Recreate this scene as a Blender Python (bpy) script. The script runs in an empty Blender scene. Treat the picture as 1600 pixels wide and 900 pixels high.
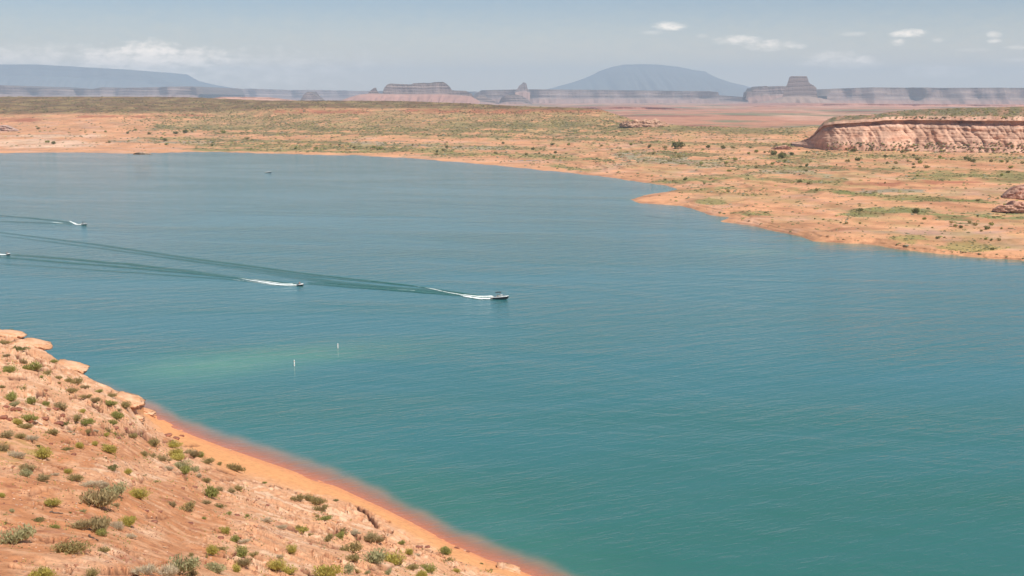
import bpy, bmesh, math, random
import numpy as np
from mathutils import Vector, Matrix
from mathutils.bvhtree import BVHTree

# ------------------------------------------------------------------ camera, sky, sun, exposure
SC = bpy.context.scene
COL = SC.collection
H = 80.0                      # eye height above the lake
FPX = 1900.0                  # focal length in pixels of the 1600x900 photograph
HOR = 155.0                   # horizon row
PITCH = math.atan((450 - HOR) / FPX)
cam_d = bpy.data.cameras.new('camera')
cam = bpy.data.objects.new('camera', cam_d); COL.objects.link(cam)
cam.location = (0, 0, H)
cam.rotation_euler = (math.pi / 2 - PITCH, 0, 0)
cam_d.sensor_width = 36.0
cam_d.lens = 36.0 * FPX / 1600.0
cam_d.clip_start = 0.5
cam_d.clip_end = 150000
SC.camera = cam

SUN_EL = math.radians(54)
SUN_AZ = math.radians(145)    # clockwise from the view direction (+Y): to the right, a little behind the camera
sun_d = bpy.data.lights.new('sun', 'SUN')
sun_d.energy = 5.0
sun_d.angle = math.radians(0.5)
sun_d.color = (1.0, 0.95, 0.87)
sun = bpy.data.objects.new('sun', sun_d); COL.objects.link(sun)
sdir = Vector((math.cos(SUN_EL) * math.sin(SUN_AZ), math.cos(SUN_EL) * math.cos(SUN_AZ), math.sin(SUN_EL)))
sun.rotation_euler = sdir.to_track_quat('Z', 'Y').to_euler()
sun.location = (60, -40, 160)

SC.view_settings.view_transform = 'Standard'
SC.view_settings.look = 'None'
SC.view_settings.exposure = 0.18
SC.view_settings.gamma = 1.0
SC.view_settings.use_curve_mapping = False
SC.cycles.use_denoising = True
SC.cycles.max_bounces = 6
SC.cycles.transparent_max_bounces = 8
SC.cycles.volume_bounces = 1
HAZE_DENSITY = 4.4e-5
HAZE_COL = (0.535, 0.725, 0.915)

cP, sP = math.cos(PITCH), math.sin(PITCH)
def ray(px, py):
    u = (px - 800.0) / FPX; v = (450.0 - py) / FPX
    return u, cP + v * sP, -sP + v * cP
def drop(py):
    v = (450.0 - np.asarray(py, float)) / FPX
    return (sP - v * cP) / (cP + v * sP)
def xfac(px, py):
    v = (450.0 - np.asarray(py, float)) / FPX
    return ((np.asarray(px, float) - 800.0) / FPX) / (cP + v * sP)
def at_depth(px, py, Y):
    return Vector((float(xfac(px, py)) * Y, Y, H - float(drop(py)) * Y))
def on_water(px, py, z=0.0):
    Y = (H - z) / float(drop(py))
    return Vector((float(xfac(px, py)) * Y, Y, z))

# ---- world
W = bpy.data.worlds.new("World"); SC.world = W; W.use_nodes = True
nt = W.node_tree; nt.nodes.clear()
def N(nt, t, **kw):
    n = nt.nodes.new(t)
    for k, v in kw.items(): setattr(n, k, v)
    return n
def math_n(nt, op, a, b=None, c=None, clamp=False):
    n = nt.nodes.new('ShaderNodeMath'); n.operation = op; n.use_clamp = clamp
    for i, v in enumerate((a, b, c)):
        if v is None: continue
        if isinstance(v, (int, float)): n.inputs[i].default_value = v
        else: nt.links.new(v, n.inputs[i])
    return n.outputs[0]
def mixc(nt, fac, a, b):
    n = nt.nodes.new('ShaderNodeMix'); n.data_type = 'RGBA'
    for inp, v in ((n.inputs[0], fac), (n.inputs[6], a), (n.inputs[7], b)):
        if isinstance(v, (int, float)): inp.default_value = v
        elif isinstance(v, (tuple, list)): inp.default_value = (v[0], v[1], v[2], 1)
        else: nt.links.new(v, inp)
    return n.outputs[2]
def ramp(nt, fac, lo, hi, a=0.0, b=1.0, smooth=True):
    n = nt.nodes.new('ShaderNodeMapRange'); n.interpolation_type = 'SMOOTHSTEP' if smooth else 'LINEAR'
    nt.links.new(fac, n.inputs[0])
    n.inputs[1].default_value = lo; n.inputs[2].default_value = hi
    n.inputs[3].default_value = a; n.inputs[4].default_value = b
    return n.outputs[0]

sky = N(nt, 'ShaderNodeTexSky', sky_type='NISHITA')
sky.sun_disc = False
sky.sun_elevation = SUN_EL
sky.sun_rotation = SUN_AZ
sky.altitude = 1200
sky.air_density = 1.0
sky.dust_density = 0.25
sky.ozone_density = 2.5
tc = N(nt, 'ShaderNodeTexCoord')
sep = N(nt, 'ShaderNodeSeparateXYZ'); nt.links.new(tc.outputs['Generated'], sep.inputs[0])
az = math_n(nt, 'ARCTAN2', sep.outputs[0], sep.outputs[1])
el = math_n(nt, 'ARCSINE', sep.outputs[2])
comb = N(nt, 'ShaderNodeCombineXYZ')
nt.links.new(math_n(nt, 'MULTIPLY', az, 55.0), comb.inputs[0])
nt.links.new(math_n(nt, 'MULTIPLY', el, 120.0), comb.inputs[1])
cn = N(nt, 'ShaderNodeTexNoise'); nt.links.new(comb.outputs[0], cn.inputs['Vector'])
cn.inputs['Scale'].default_value = 1.3; cn.inputs['Detail'].default_value = 6; cn.inputs['Roughness'].default_value = 0.62
cnf = math_n(nt, 'SUBTRACT', cn.outputs[0], 0.5)
# direction, half width and height (in photo pixels), density of every cloud seen in the photograph
CLOUDS = [(1046, 41, 30, 8, .75), (1018, 51, 22, 4, .22), (1150, 62, 38, 8, .65), (1205, 71, 48, 9, .85), (1300, 88, 52, 10, .5), (1318, 100, 80, 10, .35),
          (1352, 92, 18, 7, .55), (1421, 52, 30, 7, .85), (1402, 66, 14, 6, .65), (1552, 54, 12, 6, .5), (1555, 64, 12, 4, .6), (1330, 53, 28, 4, .25),
          (1465, 62, 10, 5, .3), (1465, 112, 60, 12, .38), (1520, 78, 30, 4, .2), (1590, 74, 22, 4, .45), (1592, 94, 34, 4, .3), (1097, 56, 12, 4, .2),
          (238, 80, 48, 19, .95), (292, 90, 66, 20, .85), (196, 90, 60, 22, .8), (225, 110, 110, 28, .5), (60, 94, 260, 26, .5), (330, 112, 230, 38, .42),
          (470, 105, 250, 30, .16), (30, 118, 300, 34, .22)]
tot = None
for (cx, cy, wx, wy, dens) in CLOUDS:
    d = ray(cx, cy); a0 = math.atan2(d[0], d[1]); e0 = math.atan2(d[2], math.hypot(d[0], d[1]))
    q1 = math_n(nt, 'POWER', math_n(nt, 'DIVIDE', math_n(nt, 'SUBTRACT', az, a0), wx / FPX), 2.0)
    e_ = math_n(nt, 'DIVIDE', math_n(nt, 'SUBTRACT', el, e0), wy / FPX)
    q2 = math_n(nt, 'POWER', e_, 2.0)
    r = math_n(nt, 'SUBTRACT', 1.0, math_n(nt, 'ADD', q1, q2))
    r = math_n(nt, 'ADD', r, math_n(nt, 'MULTIPLY', cnf, 3.2))
    m = ramp(nt, r, -0.1, 1.7, 0.0, dens)
    tot = m if tot is None else math_n(nt, 'ADD', tot, math_n(nt, 'MULTIPLY', m, math_n(nt, 'SUBTRACT', 1.0, tot)))
bg = N(nt, 'ShaderNodeBackground'); bg.inputs[1].default_value = 0.072
veil = ramp(nt, math_n(nt, 'ADD', el, math_n(nt, 'MULTIPLY', cnf, .02)), .0, .085, .95, .0)
skyv = mixc(nt, veil, sky.outputs[0], (14.2, 11.8, 7.8))
skycol = mixc(nt, tot, skyv, (26.5, 22.6, 18.4))
nt.links.new(skycol, bg.inputs[0])
wo = N(nt, 'ShaderNodeOutputWorld'); nt.links.new(bg.outputs[0], wo.inputs[0])

# ------------------------------------------------------------------ numpy noise
def _hash(ix, iy, seed):
    h = (ix * 374761393 + iy * 668265263 + seed * 1442695041) & 0xFFFFFFFF
    h = ((h ^ (h >> 13)) * 1274126177) & 0xFFFFFFFF
    return (h ^ (h >> 16)) & 0xFFFFFFFF
def perlin(x, y, seed=0):
    x = np.asarray(x, float); y = np.asarray(y, float)
    xi = np.floor(x).astype(np.int64); yi = np.floor(y).astype(np.int64)
    fx = x - xi; fy = y - yi
    ux = fx * fx * fx * (fx * (fx * 6 - 15) + 10); uy = fy * fy * fy * (fy * (fy * 6 - 15) + 10)
    def g(dx, dy):
        a = _hash(xi + dx, yi + dy, seed) / 4294967295.0 * 2 * math.pi
        return np.cos(a) * (fx - dx) + np.sin(a) * (fy - dy)
    n00, n10, n01, n11 = g(0, 0), g(1, 0), g(0, 1), g(1, 1)
    return ((n00 * (1 - ux) + n10 * ux) * (1 - uy) + (n01 * (1 - ux) + n11 * ux) * uy) * 1.5
def fbm(x, y, oct=4, seed=0, rough=0.5):
    s = 0; a = 1; t = 0
    for o in range(oct):
        s = s + a * perlin(x * 2 ** o + o * 17.3, y * 2 ** o - o * 9.1, seed + o); t += a; a *= rough
    return s / t
def sstep(x, a, b):
    t = np.clip((x - a) / (b - a), 0, 1); return t * t * (3 - 2 * t)
class TPS:
    def __init__(s, pts, sx=1.0, sy=1.0, lam=1e-4):
        P = np.array(pts, float); s.sx, s.sy = sx, sy
        X = np.stack([P[:, 0] * sx, P[:, 1] * sy], 1) / 100.0; n = len(X)
        r = np.linalg.norm(X[:, None] - X[None], axis=2)
        K = s.k(r) + lam * np.eye(n); A = np.zeros((n + 3, n + 3)); A[:n, :n] = K
        A[:n, n] = 1; A[:n, n + 1:] = X; A[n, :n] = 1; A[n + 1:, :n] = X.T
        b = np.zeros(n + 3); b[:n] = P[:, 2]
        s.w = np.linalg.solve(A, b); s.X = X
    @staticmethod
    def k(r): return np.where(r > 1e-9, r * r * np.log(np.maximum(r, 1e-9)), 0)
    def __call__(s, px, py):
        shp = np.shape(px); q = np.stack([np.ravel(px) * s.sx, np.ravel(py) * s.sy], 1) / 100.0
        out = np.full(len(q), s.w[len(s.X)]) + q @ s.w[len(s.X) + 1:]
        for i, x in enumerate(s.X):
            out += s.w[i] * s.k(np.hypot(q[:, 0] - x[0], q[:, 1] - x[1]))
        return out.reshape(shp)

# ------------------------------------------------------------------ object helpers
def tag(o, label=None, cat=None, group=None, kind=None):
    if label: o['label'] = label
    if cat: o['category'] = cat
    if group: o['group'] = group
    if kind: o['kind'] = kind
    return o
def empty(name, loc=(0, 0, 0), rz=0.0):
    o = bpy.data.objects.new(name, None); o.location = loc; o.rotation_euler = (0, 0, rz); o.empty_display_size = .3
    COL.objects.link(o); return o
def obj(name, me, mat=None, parent=None):
    o = bpy.data.objects.new(name, me); COL.objects.link(o)
    if mat is not None and not me.materials: me.materials.append(mat)
    if parent is not None: o.parent = parent
    return o
def np_mesh(name, co, faces, smooth=True, colors=None, attrs=None):
    me = bpy.data.meshes.new(name)
    co = np.asarray(co, np.float32); faces = np.asarray(faces, np.int32)
    nv, nf, k = len(co), len(faces), faces.shape[1]
    me.vertices.add(nv); me.vertices.foreach_set('co', co.ravel())
    me.loops.add(nf * k); me.loops.foreach_set('vertex_index', faces.ravel())
    me.polygons.add(nf)
    me.polygons.foreach_set('loop_start', np.arange(0, nf * k, k, dtype=np.int32))
    me.polygons.foreach_set('loop_total', np.full(nf, k, np.int32))
    me.polygons.foreach_set('use_smooth', np.full(nf, smooth, bool))
    if colors is not None:
        a = me.color_attributes.new('col', 'FLOAT_COLOR', 'POINT')
        c = np.ones((nv, 4), np.float32); c[:, :3] = colors; a.data.foreach_set('color', c.ravel())
    for kx, v in (attrs or {}).items():
        a = me.attributes.new(kx, 'FLOAT', 'POINT'); a.data.foreach_set('value', np.asarray(v, np.float32).ravel())
    me.update(calc_edges=True); me.validate()
    return me
def grid_faces(nr, nc, flip=False):
    i = np.arange(nr * nc).reshape(nr, nc)
    f = np.stack([i[:-1, :-1], i[:-1, 1:], i[1:, 1:], i[1:, :-1]], -1).reshape(-1, 4)
    return f[:, ::-1] if flip else f

# ------------------------------------------------------------------ materials
def new_mat(name):
    m = bpy.data.materials.new(name); m.use_nodes = True
    return m, m.node_tree, m.node_tree.nodes['Principled BSDF']
def plain(name, col, rough=0.6, metal=0.0, spec=0.5, vary=0.12, scale=3.0):
    m, nt, b = new_mat(name)
    t = N(nt, 'ShaderNodeTexCoord'); n = N(nt, 'ShaderNodeTexNoise'); n.inputs['Scale'].default_value = scale
    n.inputs['Detail'].default_value = 4
    nt.links.new(t.outputs['Object'], n.inputs['Vector'])
    c = mixc(nt, n.outputs[0], tuple(v * (1 - vary) for v in col), tuple(min(1, v * (1 + vary)) for v in col))
    nt.links.new(c, b.inputs['Base Color'])
    b.inputs['Roughness'].default_value = rough; b.inputs['Metallic'].default_value = metal
    b.inputs['Specular IOR Level'].default_value = spec
    return m
def ground_mat(name, sc1, sc2, bump=0.3, dist=0.1, var=0.22, detail_col=(0.75, 0.7, 0.66), rough=0.92):
    """vertex colour (own colour of the ground, on the near hillside also painted crack shade) times grain, plus fine relief"""
    m, nt, b = new_mat(name)
    t = N(nt, 'ShaderNodeTexCoord')
    at = N(nt, 'ShaderNodeAttribute'); at.attribute_name = 'col'
    n1 = N(nt, 'ShaderNodeTexNoise'); n1.inputs['Scale'].default_value = sc1; n1.inputs['Detail'].default_value = 8; n1.inputs['Roughness'].default_value = 0.65
    n2 = N(nt, 'ShaderNodeTexNoise'); n2.inputs['Scale'].default_value = sc2; n2.inputs['Detail'].default_value = 5; n2.inputs['Roughness'].default_value = 0.7
    for n in (n1, n2): nt.links.new(t.outputs['Object'], n.inputs['Vector'])
    f = ramp(nt, n1.outputs[0], 0.3, 0.7, 1 - var, 1 + var)
    g = ramp(nt, n2.outputs[0], 0.25, 0.75, 1 - var * .8, 1 + var * .8)
    fg = math_n(nt, 'MULTIPLY', f, g)
    vm = N(nt, 'ShaderNodeVectorMath', operation='SCALE')
    nt.links.new(at.outputs['Color'], vm.inputs[0]); nt.links.new(fg, vm.inputs['Scale'])
    dk = mixc(nt, ramp(nt, n2.outputs[0], 0.60, 0.72, 0.0, 0.55), (1, 1, 1), detail_col)
    mm = N(nt, 'ShaderNodeVectorMath', operation='MULTIPLY'); nt.links.new(vm.outputs[0], mm.inputs[0]); nt.links.new(dk, mm.inputs[1])
    nt.links.new(mm.outputs[0], b.inputs['Base Color'])
    b.inputs['Roughness'].default_value = rough; b.inputs['Specular IOR Level'].default_value = 0.15
    bp = N(nt, 'ShaderNodeBump'); bp.inputs['Strength'].default_value = bump; bp.inputs['Distance'].default_value = dist
    hh = math_n(nt, 'ADD', n1.outputs[0], math_n(nt, 'MULTIPLY', n2.outputs[0], 0.5))
    nt.links.new(hh, bp.inputs['Height']); nt.links.new(bp.outputs[0], b.inputs['Normal'])
    return m
M_NEAR = ground_mat('sandstone_and_sand', 0.8, 2.8, bump=1.0, dist=0.32, var=0.15, detail_col=(0.74, 0.62, 0.56))
M_FAR = ground_mat('desert_soil', 0.02, 0.15, bump=0.8, dist=1.2, var=0.2, detail_col=(0.72, 0.72, 0.62))
M_CLIFF = ground_mat('red_sandstone_cliff', 0.05, 0.3, bump=0.9, dist=1.5, var=0.2)
M_MESA = ground_mat('mesa_rock', 0.0015, 0.008, bump=0.4, dist=15, var=0.12)

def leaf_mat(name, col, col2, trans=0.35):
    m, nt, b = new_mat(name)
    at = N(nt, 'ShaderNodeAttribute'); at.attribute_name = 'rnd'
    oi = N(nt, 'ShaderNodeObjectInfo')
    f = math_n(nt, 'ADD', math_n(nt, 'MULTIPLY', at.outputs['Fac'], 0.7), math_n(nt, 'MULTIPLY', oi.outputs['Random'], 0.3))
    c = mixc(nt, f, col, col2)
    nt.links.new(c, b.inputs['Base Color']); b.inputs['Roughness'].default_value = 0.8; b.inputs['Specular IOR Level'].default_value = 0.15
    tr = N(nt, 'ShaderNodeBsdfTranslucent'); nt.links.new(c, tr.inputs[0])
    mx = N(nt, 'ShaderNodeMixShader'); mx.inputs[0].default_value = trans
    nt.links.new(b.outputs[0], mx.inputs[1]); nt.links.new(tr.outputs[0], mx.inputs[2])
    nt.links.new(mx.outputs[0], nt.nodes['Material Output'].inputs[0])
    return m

# ------------------------------------------------------------------ near hillside and beach
SHORE = [(-400, 300), (150, 600), (200, 625), (235, 645), (300, 680), (350, 699), (400, 716), (460, 737), (525, 760), (590, 790), (650, 820), (712, 853), (760, 874), (806, 889), (869, 915), (930, 945), (1000, 985), (1100, 1050), (1300, 1200)]
SX = np.array([p[0] for p in SHORE], float); SY = np.array([p[1] for p in SHORE], float)
def shore_y(px): return np.interp(px, SX, SY)
SIL = [(-500, 400), (-300, 440), (-100, 494), (0, 517), (12, 519), (25, 524), (45, 532), (66, 545), (90, 562), (112, 572), (132, 585), (150, 596), (170, 603), (195, 615), (215, 630), (236, 645)]
def top_y(px):
    return np.where(px < 236, np.interp(px, [p[0] for p in SIL], [p[1] for p in SIL]), shore_y(px))
HC = [(p[0], p[1], 0.0) for p in SHORE[3:-1]] + [
    (236, 655, 3), (270, 690, 7), (330, 715, 6.0), (400, 740, 5), (480, 772, 4.2), (560, 800, 4), (640, 838, 4), (720, 872, 3.5), (790, 896, 2.5), (860, 930, 2.5), (930, 980, 3), (1000, 1040, 4),
    (300, 740, 19), (400, 800, 20), (500, 830, 17), (600, 860, 13.5), (700, 900, 9), (400, 900, 38), (500, 900, 32), (600, 900, 24), (780, 960, 10), (300, 900, 43), (300, 820, 31),
    (0, 900, 50), (100, 900, 49), (200, 900, 47), (0, 800, 45.5), (100, 800, 43), (200, 800, 38), (0, 700, 39), (100, 700, 34.5), (200, 700, 26), (0, 600, 29), (100, 640, 27), (60, 600, 27),
    (0, 520, 17), (68, 545, 16.5), (135, 582, 14.5), (220, 628, 9.5), (180, 640, 19), (-150, 480, 16), (-150, 600, 33), (-150, 750, 45), (-150, 900, 53), (-400, 450, 20), (-400, 700, 46), (-400, 900, 56),
    (0, 960, 54), (400, 960, 45), (600, 960, 36), (900, 1040, 12)]
HN = TPS(HC, lam=2e-3)
pxs = np.arange(-420, 1060, 1.45)
NR = 330
tt = np.linspace(0, 1, NR)
PX = np.repeat(pxs[None], NR, 0)
ytop = top_y(pxs); ybot = np.maximum(965.0, ytop + 60)
PY = ytop[None] + (ybot - ytop)[None] * tt[:, None]
Hn = HN(PX, PY)
dshore = PY - shore_y(PX)                               # rows below the waterline
Hn = np.where(PX > 236, Hn, Hn)
Hn = np.clip(Hn, 0.0, None)
vis_d = np.where(PX > 225, dshore, 200)
Hn = np.where(vis_d < 8, np.minimum(Hn, 0.02 + vis_d * 0.35), Hn)
Yn = (H - Hn) / drop(PY)
# keep every column moving towards the camera as it goes down the picture
for r in range(NR - 2, -1, -1):
    Yn[r] = np.maximum(Yn[r], Yn[r + 1] + 0.03)
Zn = H - drop(PY) * Yn
Xn = xfac(PX, PY) * Yn
# world-space relief
def soft_mask(px, py):
    b = np.interp(px, [200, 240, 300, 350, 400, 480, 560, 640, 720, 800, 880, 1100], [2, 12, 26, 30, 25, 20, 14, 16, 18, 14, 18, 20])
    d = py - shore_y(px)
    return sstep(np.where(px > 205, d, 80), b * .75, b * 1.6), d        # 0 = beach, 1 = rock
rock, dsh = soft_mask(PX, PY)
def sand_flat(px, py):
    # loose red soil between the ledges (lower left)
    m = sstep(fbm(px / 170., py / 60., 3, 41) + 0.35 + .1 - np.abs(py - 810) / 240. - np.clip(px - 300, 0, 999) / 260., -0.1, 0.25)
    return m
soil = sand_flat(PX, PY)
big = fbm(Xn / 26, Yn / 26, 4, 3) * 1.6
wx = Xn + 3.0 * fbm(Xn / 11, Yn / 11, 3, 9); wy = Yn + 3.0 * fbm(Xn / 11, Yn / 11, 3, 10)
q = 1.25
t = (Zn + 2.2 * fbm(wx / 15, wy / 15, 4, 5) + 0.06 * Xn) / q
fr = t - np.floor(t)
# thin beds ending in small scarps: some face downhill, some are lifted towards us with an open seam below
led = np.where(fbm(Xn / 22, Yn / 22, 2, 20) > 0.0, sstep(fr, 0.80, 0.95) - fr, 0.8 * (fr - sstep(fr, 0.86, 0.95)) ) * q
ledm = sstep(fbm(Xn / 16, Yn / 16, 3, 21), -0.2, 0.25) * (1 - 0.85 * soil)
q2 = 0.5
t2 = (Zn * 1.0 + 1.3 * fbm(wx / 7, wy / 7, 4, 6)) / q2
fr2 = t2 - np.floor(t2)
led2 = 0.8 * (fr2 - sstep(fr2, 0.82, 0.94)) * q2
ca = fbm((wx * 0.8 + wy * 0.6) / 16, (wy * 0.8 - wx * 0.6) / 5, 3, 31)
cr = np.exp(-(ca / 0.022) ** 2) * sstep(fbm(Xn / 12, Yn / 12, 2, 33), 0.05, 0.3)
# open joints seen in the photograph, cut into the rock
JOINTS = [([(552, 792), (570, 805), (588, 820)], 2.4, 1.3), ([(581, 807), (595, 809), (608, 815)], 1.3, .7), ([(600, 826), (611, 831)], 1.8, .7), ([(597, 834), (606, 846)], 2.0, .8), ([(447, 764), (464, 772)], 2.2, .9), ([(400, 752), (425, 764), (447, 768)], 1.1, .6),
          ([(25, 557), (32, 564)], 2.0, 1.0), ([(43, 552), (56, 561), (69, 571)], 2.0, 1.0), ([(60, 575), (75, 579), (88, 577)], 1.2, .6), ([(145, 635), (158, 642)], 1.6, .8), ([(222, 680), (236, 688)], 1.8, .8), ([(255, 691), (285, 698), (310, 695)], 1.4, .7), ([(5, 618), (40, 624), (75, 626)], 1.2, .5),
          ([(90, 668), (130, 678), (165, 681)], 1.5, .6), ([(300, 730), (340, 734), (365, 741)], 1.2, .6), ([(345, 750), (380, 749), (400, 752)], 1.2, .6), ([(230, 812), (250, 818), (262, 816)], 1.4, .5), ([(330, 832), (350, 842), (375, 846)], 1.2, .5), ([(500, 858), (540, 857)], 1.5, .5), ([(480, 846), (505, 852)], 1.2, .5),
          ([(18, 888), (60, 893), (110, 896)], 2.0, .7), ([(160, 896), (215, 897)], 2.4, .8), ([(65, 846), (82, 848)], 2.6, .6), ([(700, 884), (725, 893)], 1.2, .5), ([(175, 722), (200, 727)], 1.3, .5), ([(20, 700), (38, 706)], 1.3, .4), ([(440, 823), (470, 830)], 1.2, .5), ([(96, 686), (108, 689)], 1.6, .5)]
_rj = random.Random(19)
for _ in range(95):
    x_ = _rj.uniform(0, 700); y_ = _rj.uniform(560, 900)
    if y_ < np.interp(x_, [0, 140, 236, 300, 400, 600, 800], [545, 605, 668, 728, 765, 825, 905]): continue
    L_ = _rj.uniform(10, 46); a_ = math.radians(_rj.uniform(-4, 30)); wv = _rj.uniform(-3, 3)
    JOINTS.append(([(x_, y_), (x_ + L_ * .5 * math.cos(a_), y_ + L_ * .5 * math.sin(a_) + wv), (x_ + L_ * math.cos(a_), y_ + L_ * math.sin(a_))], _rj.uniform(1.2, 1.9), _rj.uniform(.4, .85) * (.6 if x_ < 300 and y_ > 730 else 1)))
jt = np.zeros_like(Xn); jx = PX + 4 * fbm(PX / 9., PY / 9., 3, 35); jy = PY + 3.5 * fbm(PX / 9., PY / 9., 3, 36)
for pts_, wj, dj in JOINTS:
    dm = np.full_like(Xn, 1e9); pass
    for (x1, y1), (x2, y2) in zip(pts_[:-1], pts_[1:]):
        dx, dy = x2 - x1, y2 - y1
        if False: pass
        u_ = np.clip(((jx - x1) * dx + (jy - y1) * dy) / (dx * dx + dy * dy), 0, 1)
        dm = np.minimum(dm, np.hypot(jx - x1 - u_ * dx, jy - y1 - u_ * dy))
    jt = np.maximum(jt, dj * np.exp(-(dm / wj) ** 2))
near_k = np.interp(Yn, [80, 130, 200], [.42, .8, 1.0])
small = fbm(Xn / 2.6, Yn / 2.6, 4, 12, .5) * 0.22 * (1 - .5 * soil)
edge = sstep(np.minimum((PY - ytop[None]), 60), 0, 14)
edge = np.where(PX > 236, edge, 0.35 + 0.65 * edge)
relief = rock * edge * (big * (0.35 + 0.65 * edge) + near_k * led * ledm * 0.85 + near_k * led2 * (0.25 + .75 * ledm) * 0.8 - cr * 0.75 * (1 - soil) + small) - jt * 1.25
relief += (1 - rock) * edge * (fbm(Xn / 5, Yn / 5, 4, 14) * 0.16)
Zr = Zn + relief
# colours
def C(*c): return np.array(c, float)
def mixn(a, b, f): return a * (1 - f[..., None]) + b * f[..., None]
c_sand = C(.800, .375, .158); c_slick = C(.710, .375, .205); c_pale = C(.770, .470, .295); c_soil = C(.580, .250, .115); c_red = C(.36, .13, .075)
v1 = fbm(Xn / 9, Yn / 9, 5, 51); v2 = fbm(Xn / 2.2, Yn / 2.2, 4, 52); v3 = fbm(Xn / 30, Yn / 30, 3, 53)
cn_ = mixn(np.broadcast_to(c_slick, Xn.shape + (3,)), c_pale, sstep(v1 + .6 * v2, -0.05, 0.55))
cn_ = mixn(cn_, c_soil, np.clip(soil * 1.0 + sstep(v3, 0.1, 0.4) * 0.5, 0, 1) * sstep(v2 + .5 * v1 + 0.4, 0.0, 0.5))
cn_ = mixn(cn_, C(.86, .56, .36), sstep(fbm(Xn / 4, Yn / 4, 4, 59, .6) + .5 * v3, .12, .3) * .8 * (1 - .8 * soil))
cn_ = mixn(cn_, C(.36, .14, .08), sstep(fbm(Xn / 1.6, Yn / 1.6, 3, 60, .6), .30, .45) * .55)
cn_ = mixn(cn_, c_red, sstep(fbm(Xn / 5, Yn / 5, 4, 55) - 0.28, 0, 0.2) * 0.55)
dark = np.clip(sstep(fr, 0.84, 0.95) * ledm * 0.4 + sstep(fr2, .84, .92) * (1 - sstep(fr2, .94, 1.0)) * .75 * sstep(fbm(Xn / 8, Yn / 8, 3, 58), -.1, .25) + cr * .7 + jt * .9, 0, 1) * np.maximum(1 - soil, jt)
cn_ = mixn(cn_, c_red, dark)  # dark varnish and painted shade along ledge steps, seams and cracks
cn_ = mixn(cn_, np.broadcast_to(c_sand, cn_.shape), 1 - rock)
wet = (1 - sstep(dsh, 0.5, 9)) * (PX > 232)
cn_ = mixn(cn_, C(.74, .30, .14), np.clip(wet, 0, 1) * 0.8)
cn_ = mixn(cn_, C(.17, .075, .045), np.clip(jt * 1.7, 0, .95))  # joint cuts coloured dark, shade painted in where the relief hardly shows
# dry yellow grass tint on the soil at the left edge
gr = np.clip(1 - ((PX - 30) / 60) ** 2 - ((PY - 705) / 22) ** 2, 0, 1) * 0.8
cn_ = mixn(cn_, C(.50, .36, .13), gr * sstep(v2, -.2, .3))
# lake bed beyond the waterline / far side of the ridge
ext_s = np.array([0.8, 2, 4, 7, 11, 16, 24, 40, 80, 160])
rowsX, rowsY, rowsZ, rowsC = [], [], [], []
is_sh = pxs > 232
hx = xfac(pxs, ytop)
for k in range(len(ext_s) - 1, -1, -1):
    s = ext_s[k]
    Y_ = Yn[0] + s
    zz = np.where(is_sh, Zr[0] - 0.105 * s - np.clip(s - 30, 0, 199) * 0.25, Zr[0] - 0.9 * s - 0.02 * s * s)
    zz = np.maximum(zz, -7.5 - k * .02)
    rowsX.append(hx * Y_); rowsY.append(Y_); rowsZ.append(zz)
    rowsC.append(np.broadcast_to(C(.66, .28, .15), (len(pxs), 3)))
# towards and under the camera
nX, nY, nZ, nC = [], [], [], []
for f in (0.85, 0.7, 0.55, 0.4, 0.25, 0.12, 0.03):
    Y_ = Yn[-1] * f; X_ = Xn[-1] * (f * .999)
    Z_ = (H - 2.0) + (Zr[-1] - (H - 2.0)) * f
    nX.append(X_); nY.append(Y_ - 3 * (1 - f)); nZ.append(Z_); nC.append(cn_[-1])
AX = np.concatenate([np.array(rowsX), Xn, np.array(nX)]); AY = np.concatenate([np.array(rowsY), Yn, np.array(nY)])
AZ = np.concatenate([np.array(rowsZ), Zr, np.array(nZ)]); AC = np.concatenate([np.array(rowsC), cn_, np.array(nC)])
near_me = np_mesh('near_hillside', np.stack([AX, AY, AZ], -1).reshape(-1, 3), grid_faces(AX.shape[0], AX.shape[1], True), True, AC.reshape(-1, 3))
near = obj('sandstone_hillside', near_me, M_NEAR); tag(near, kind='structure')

def bvh_of(me):
    return BVHTree.FromPolygons([v.co[:] for v in me.vertices], [p.vertices[:] for p in me.polygons])
BV_NEAR = bvh_of(near_me)
CAMP = Vector((0, 0, H))
def hit_near(px, py):
    for dy in (0, 2, 4, 7, 11, 16):
        d = Vector(ray(px, py + dy)).normalized()
        p, n, i, dist = BV_NEAR.ray_cast(CAMP, d)
        if p is not None and p.z > 0.1: return p, n, dist
    return None, None, None

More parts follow.
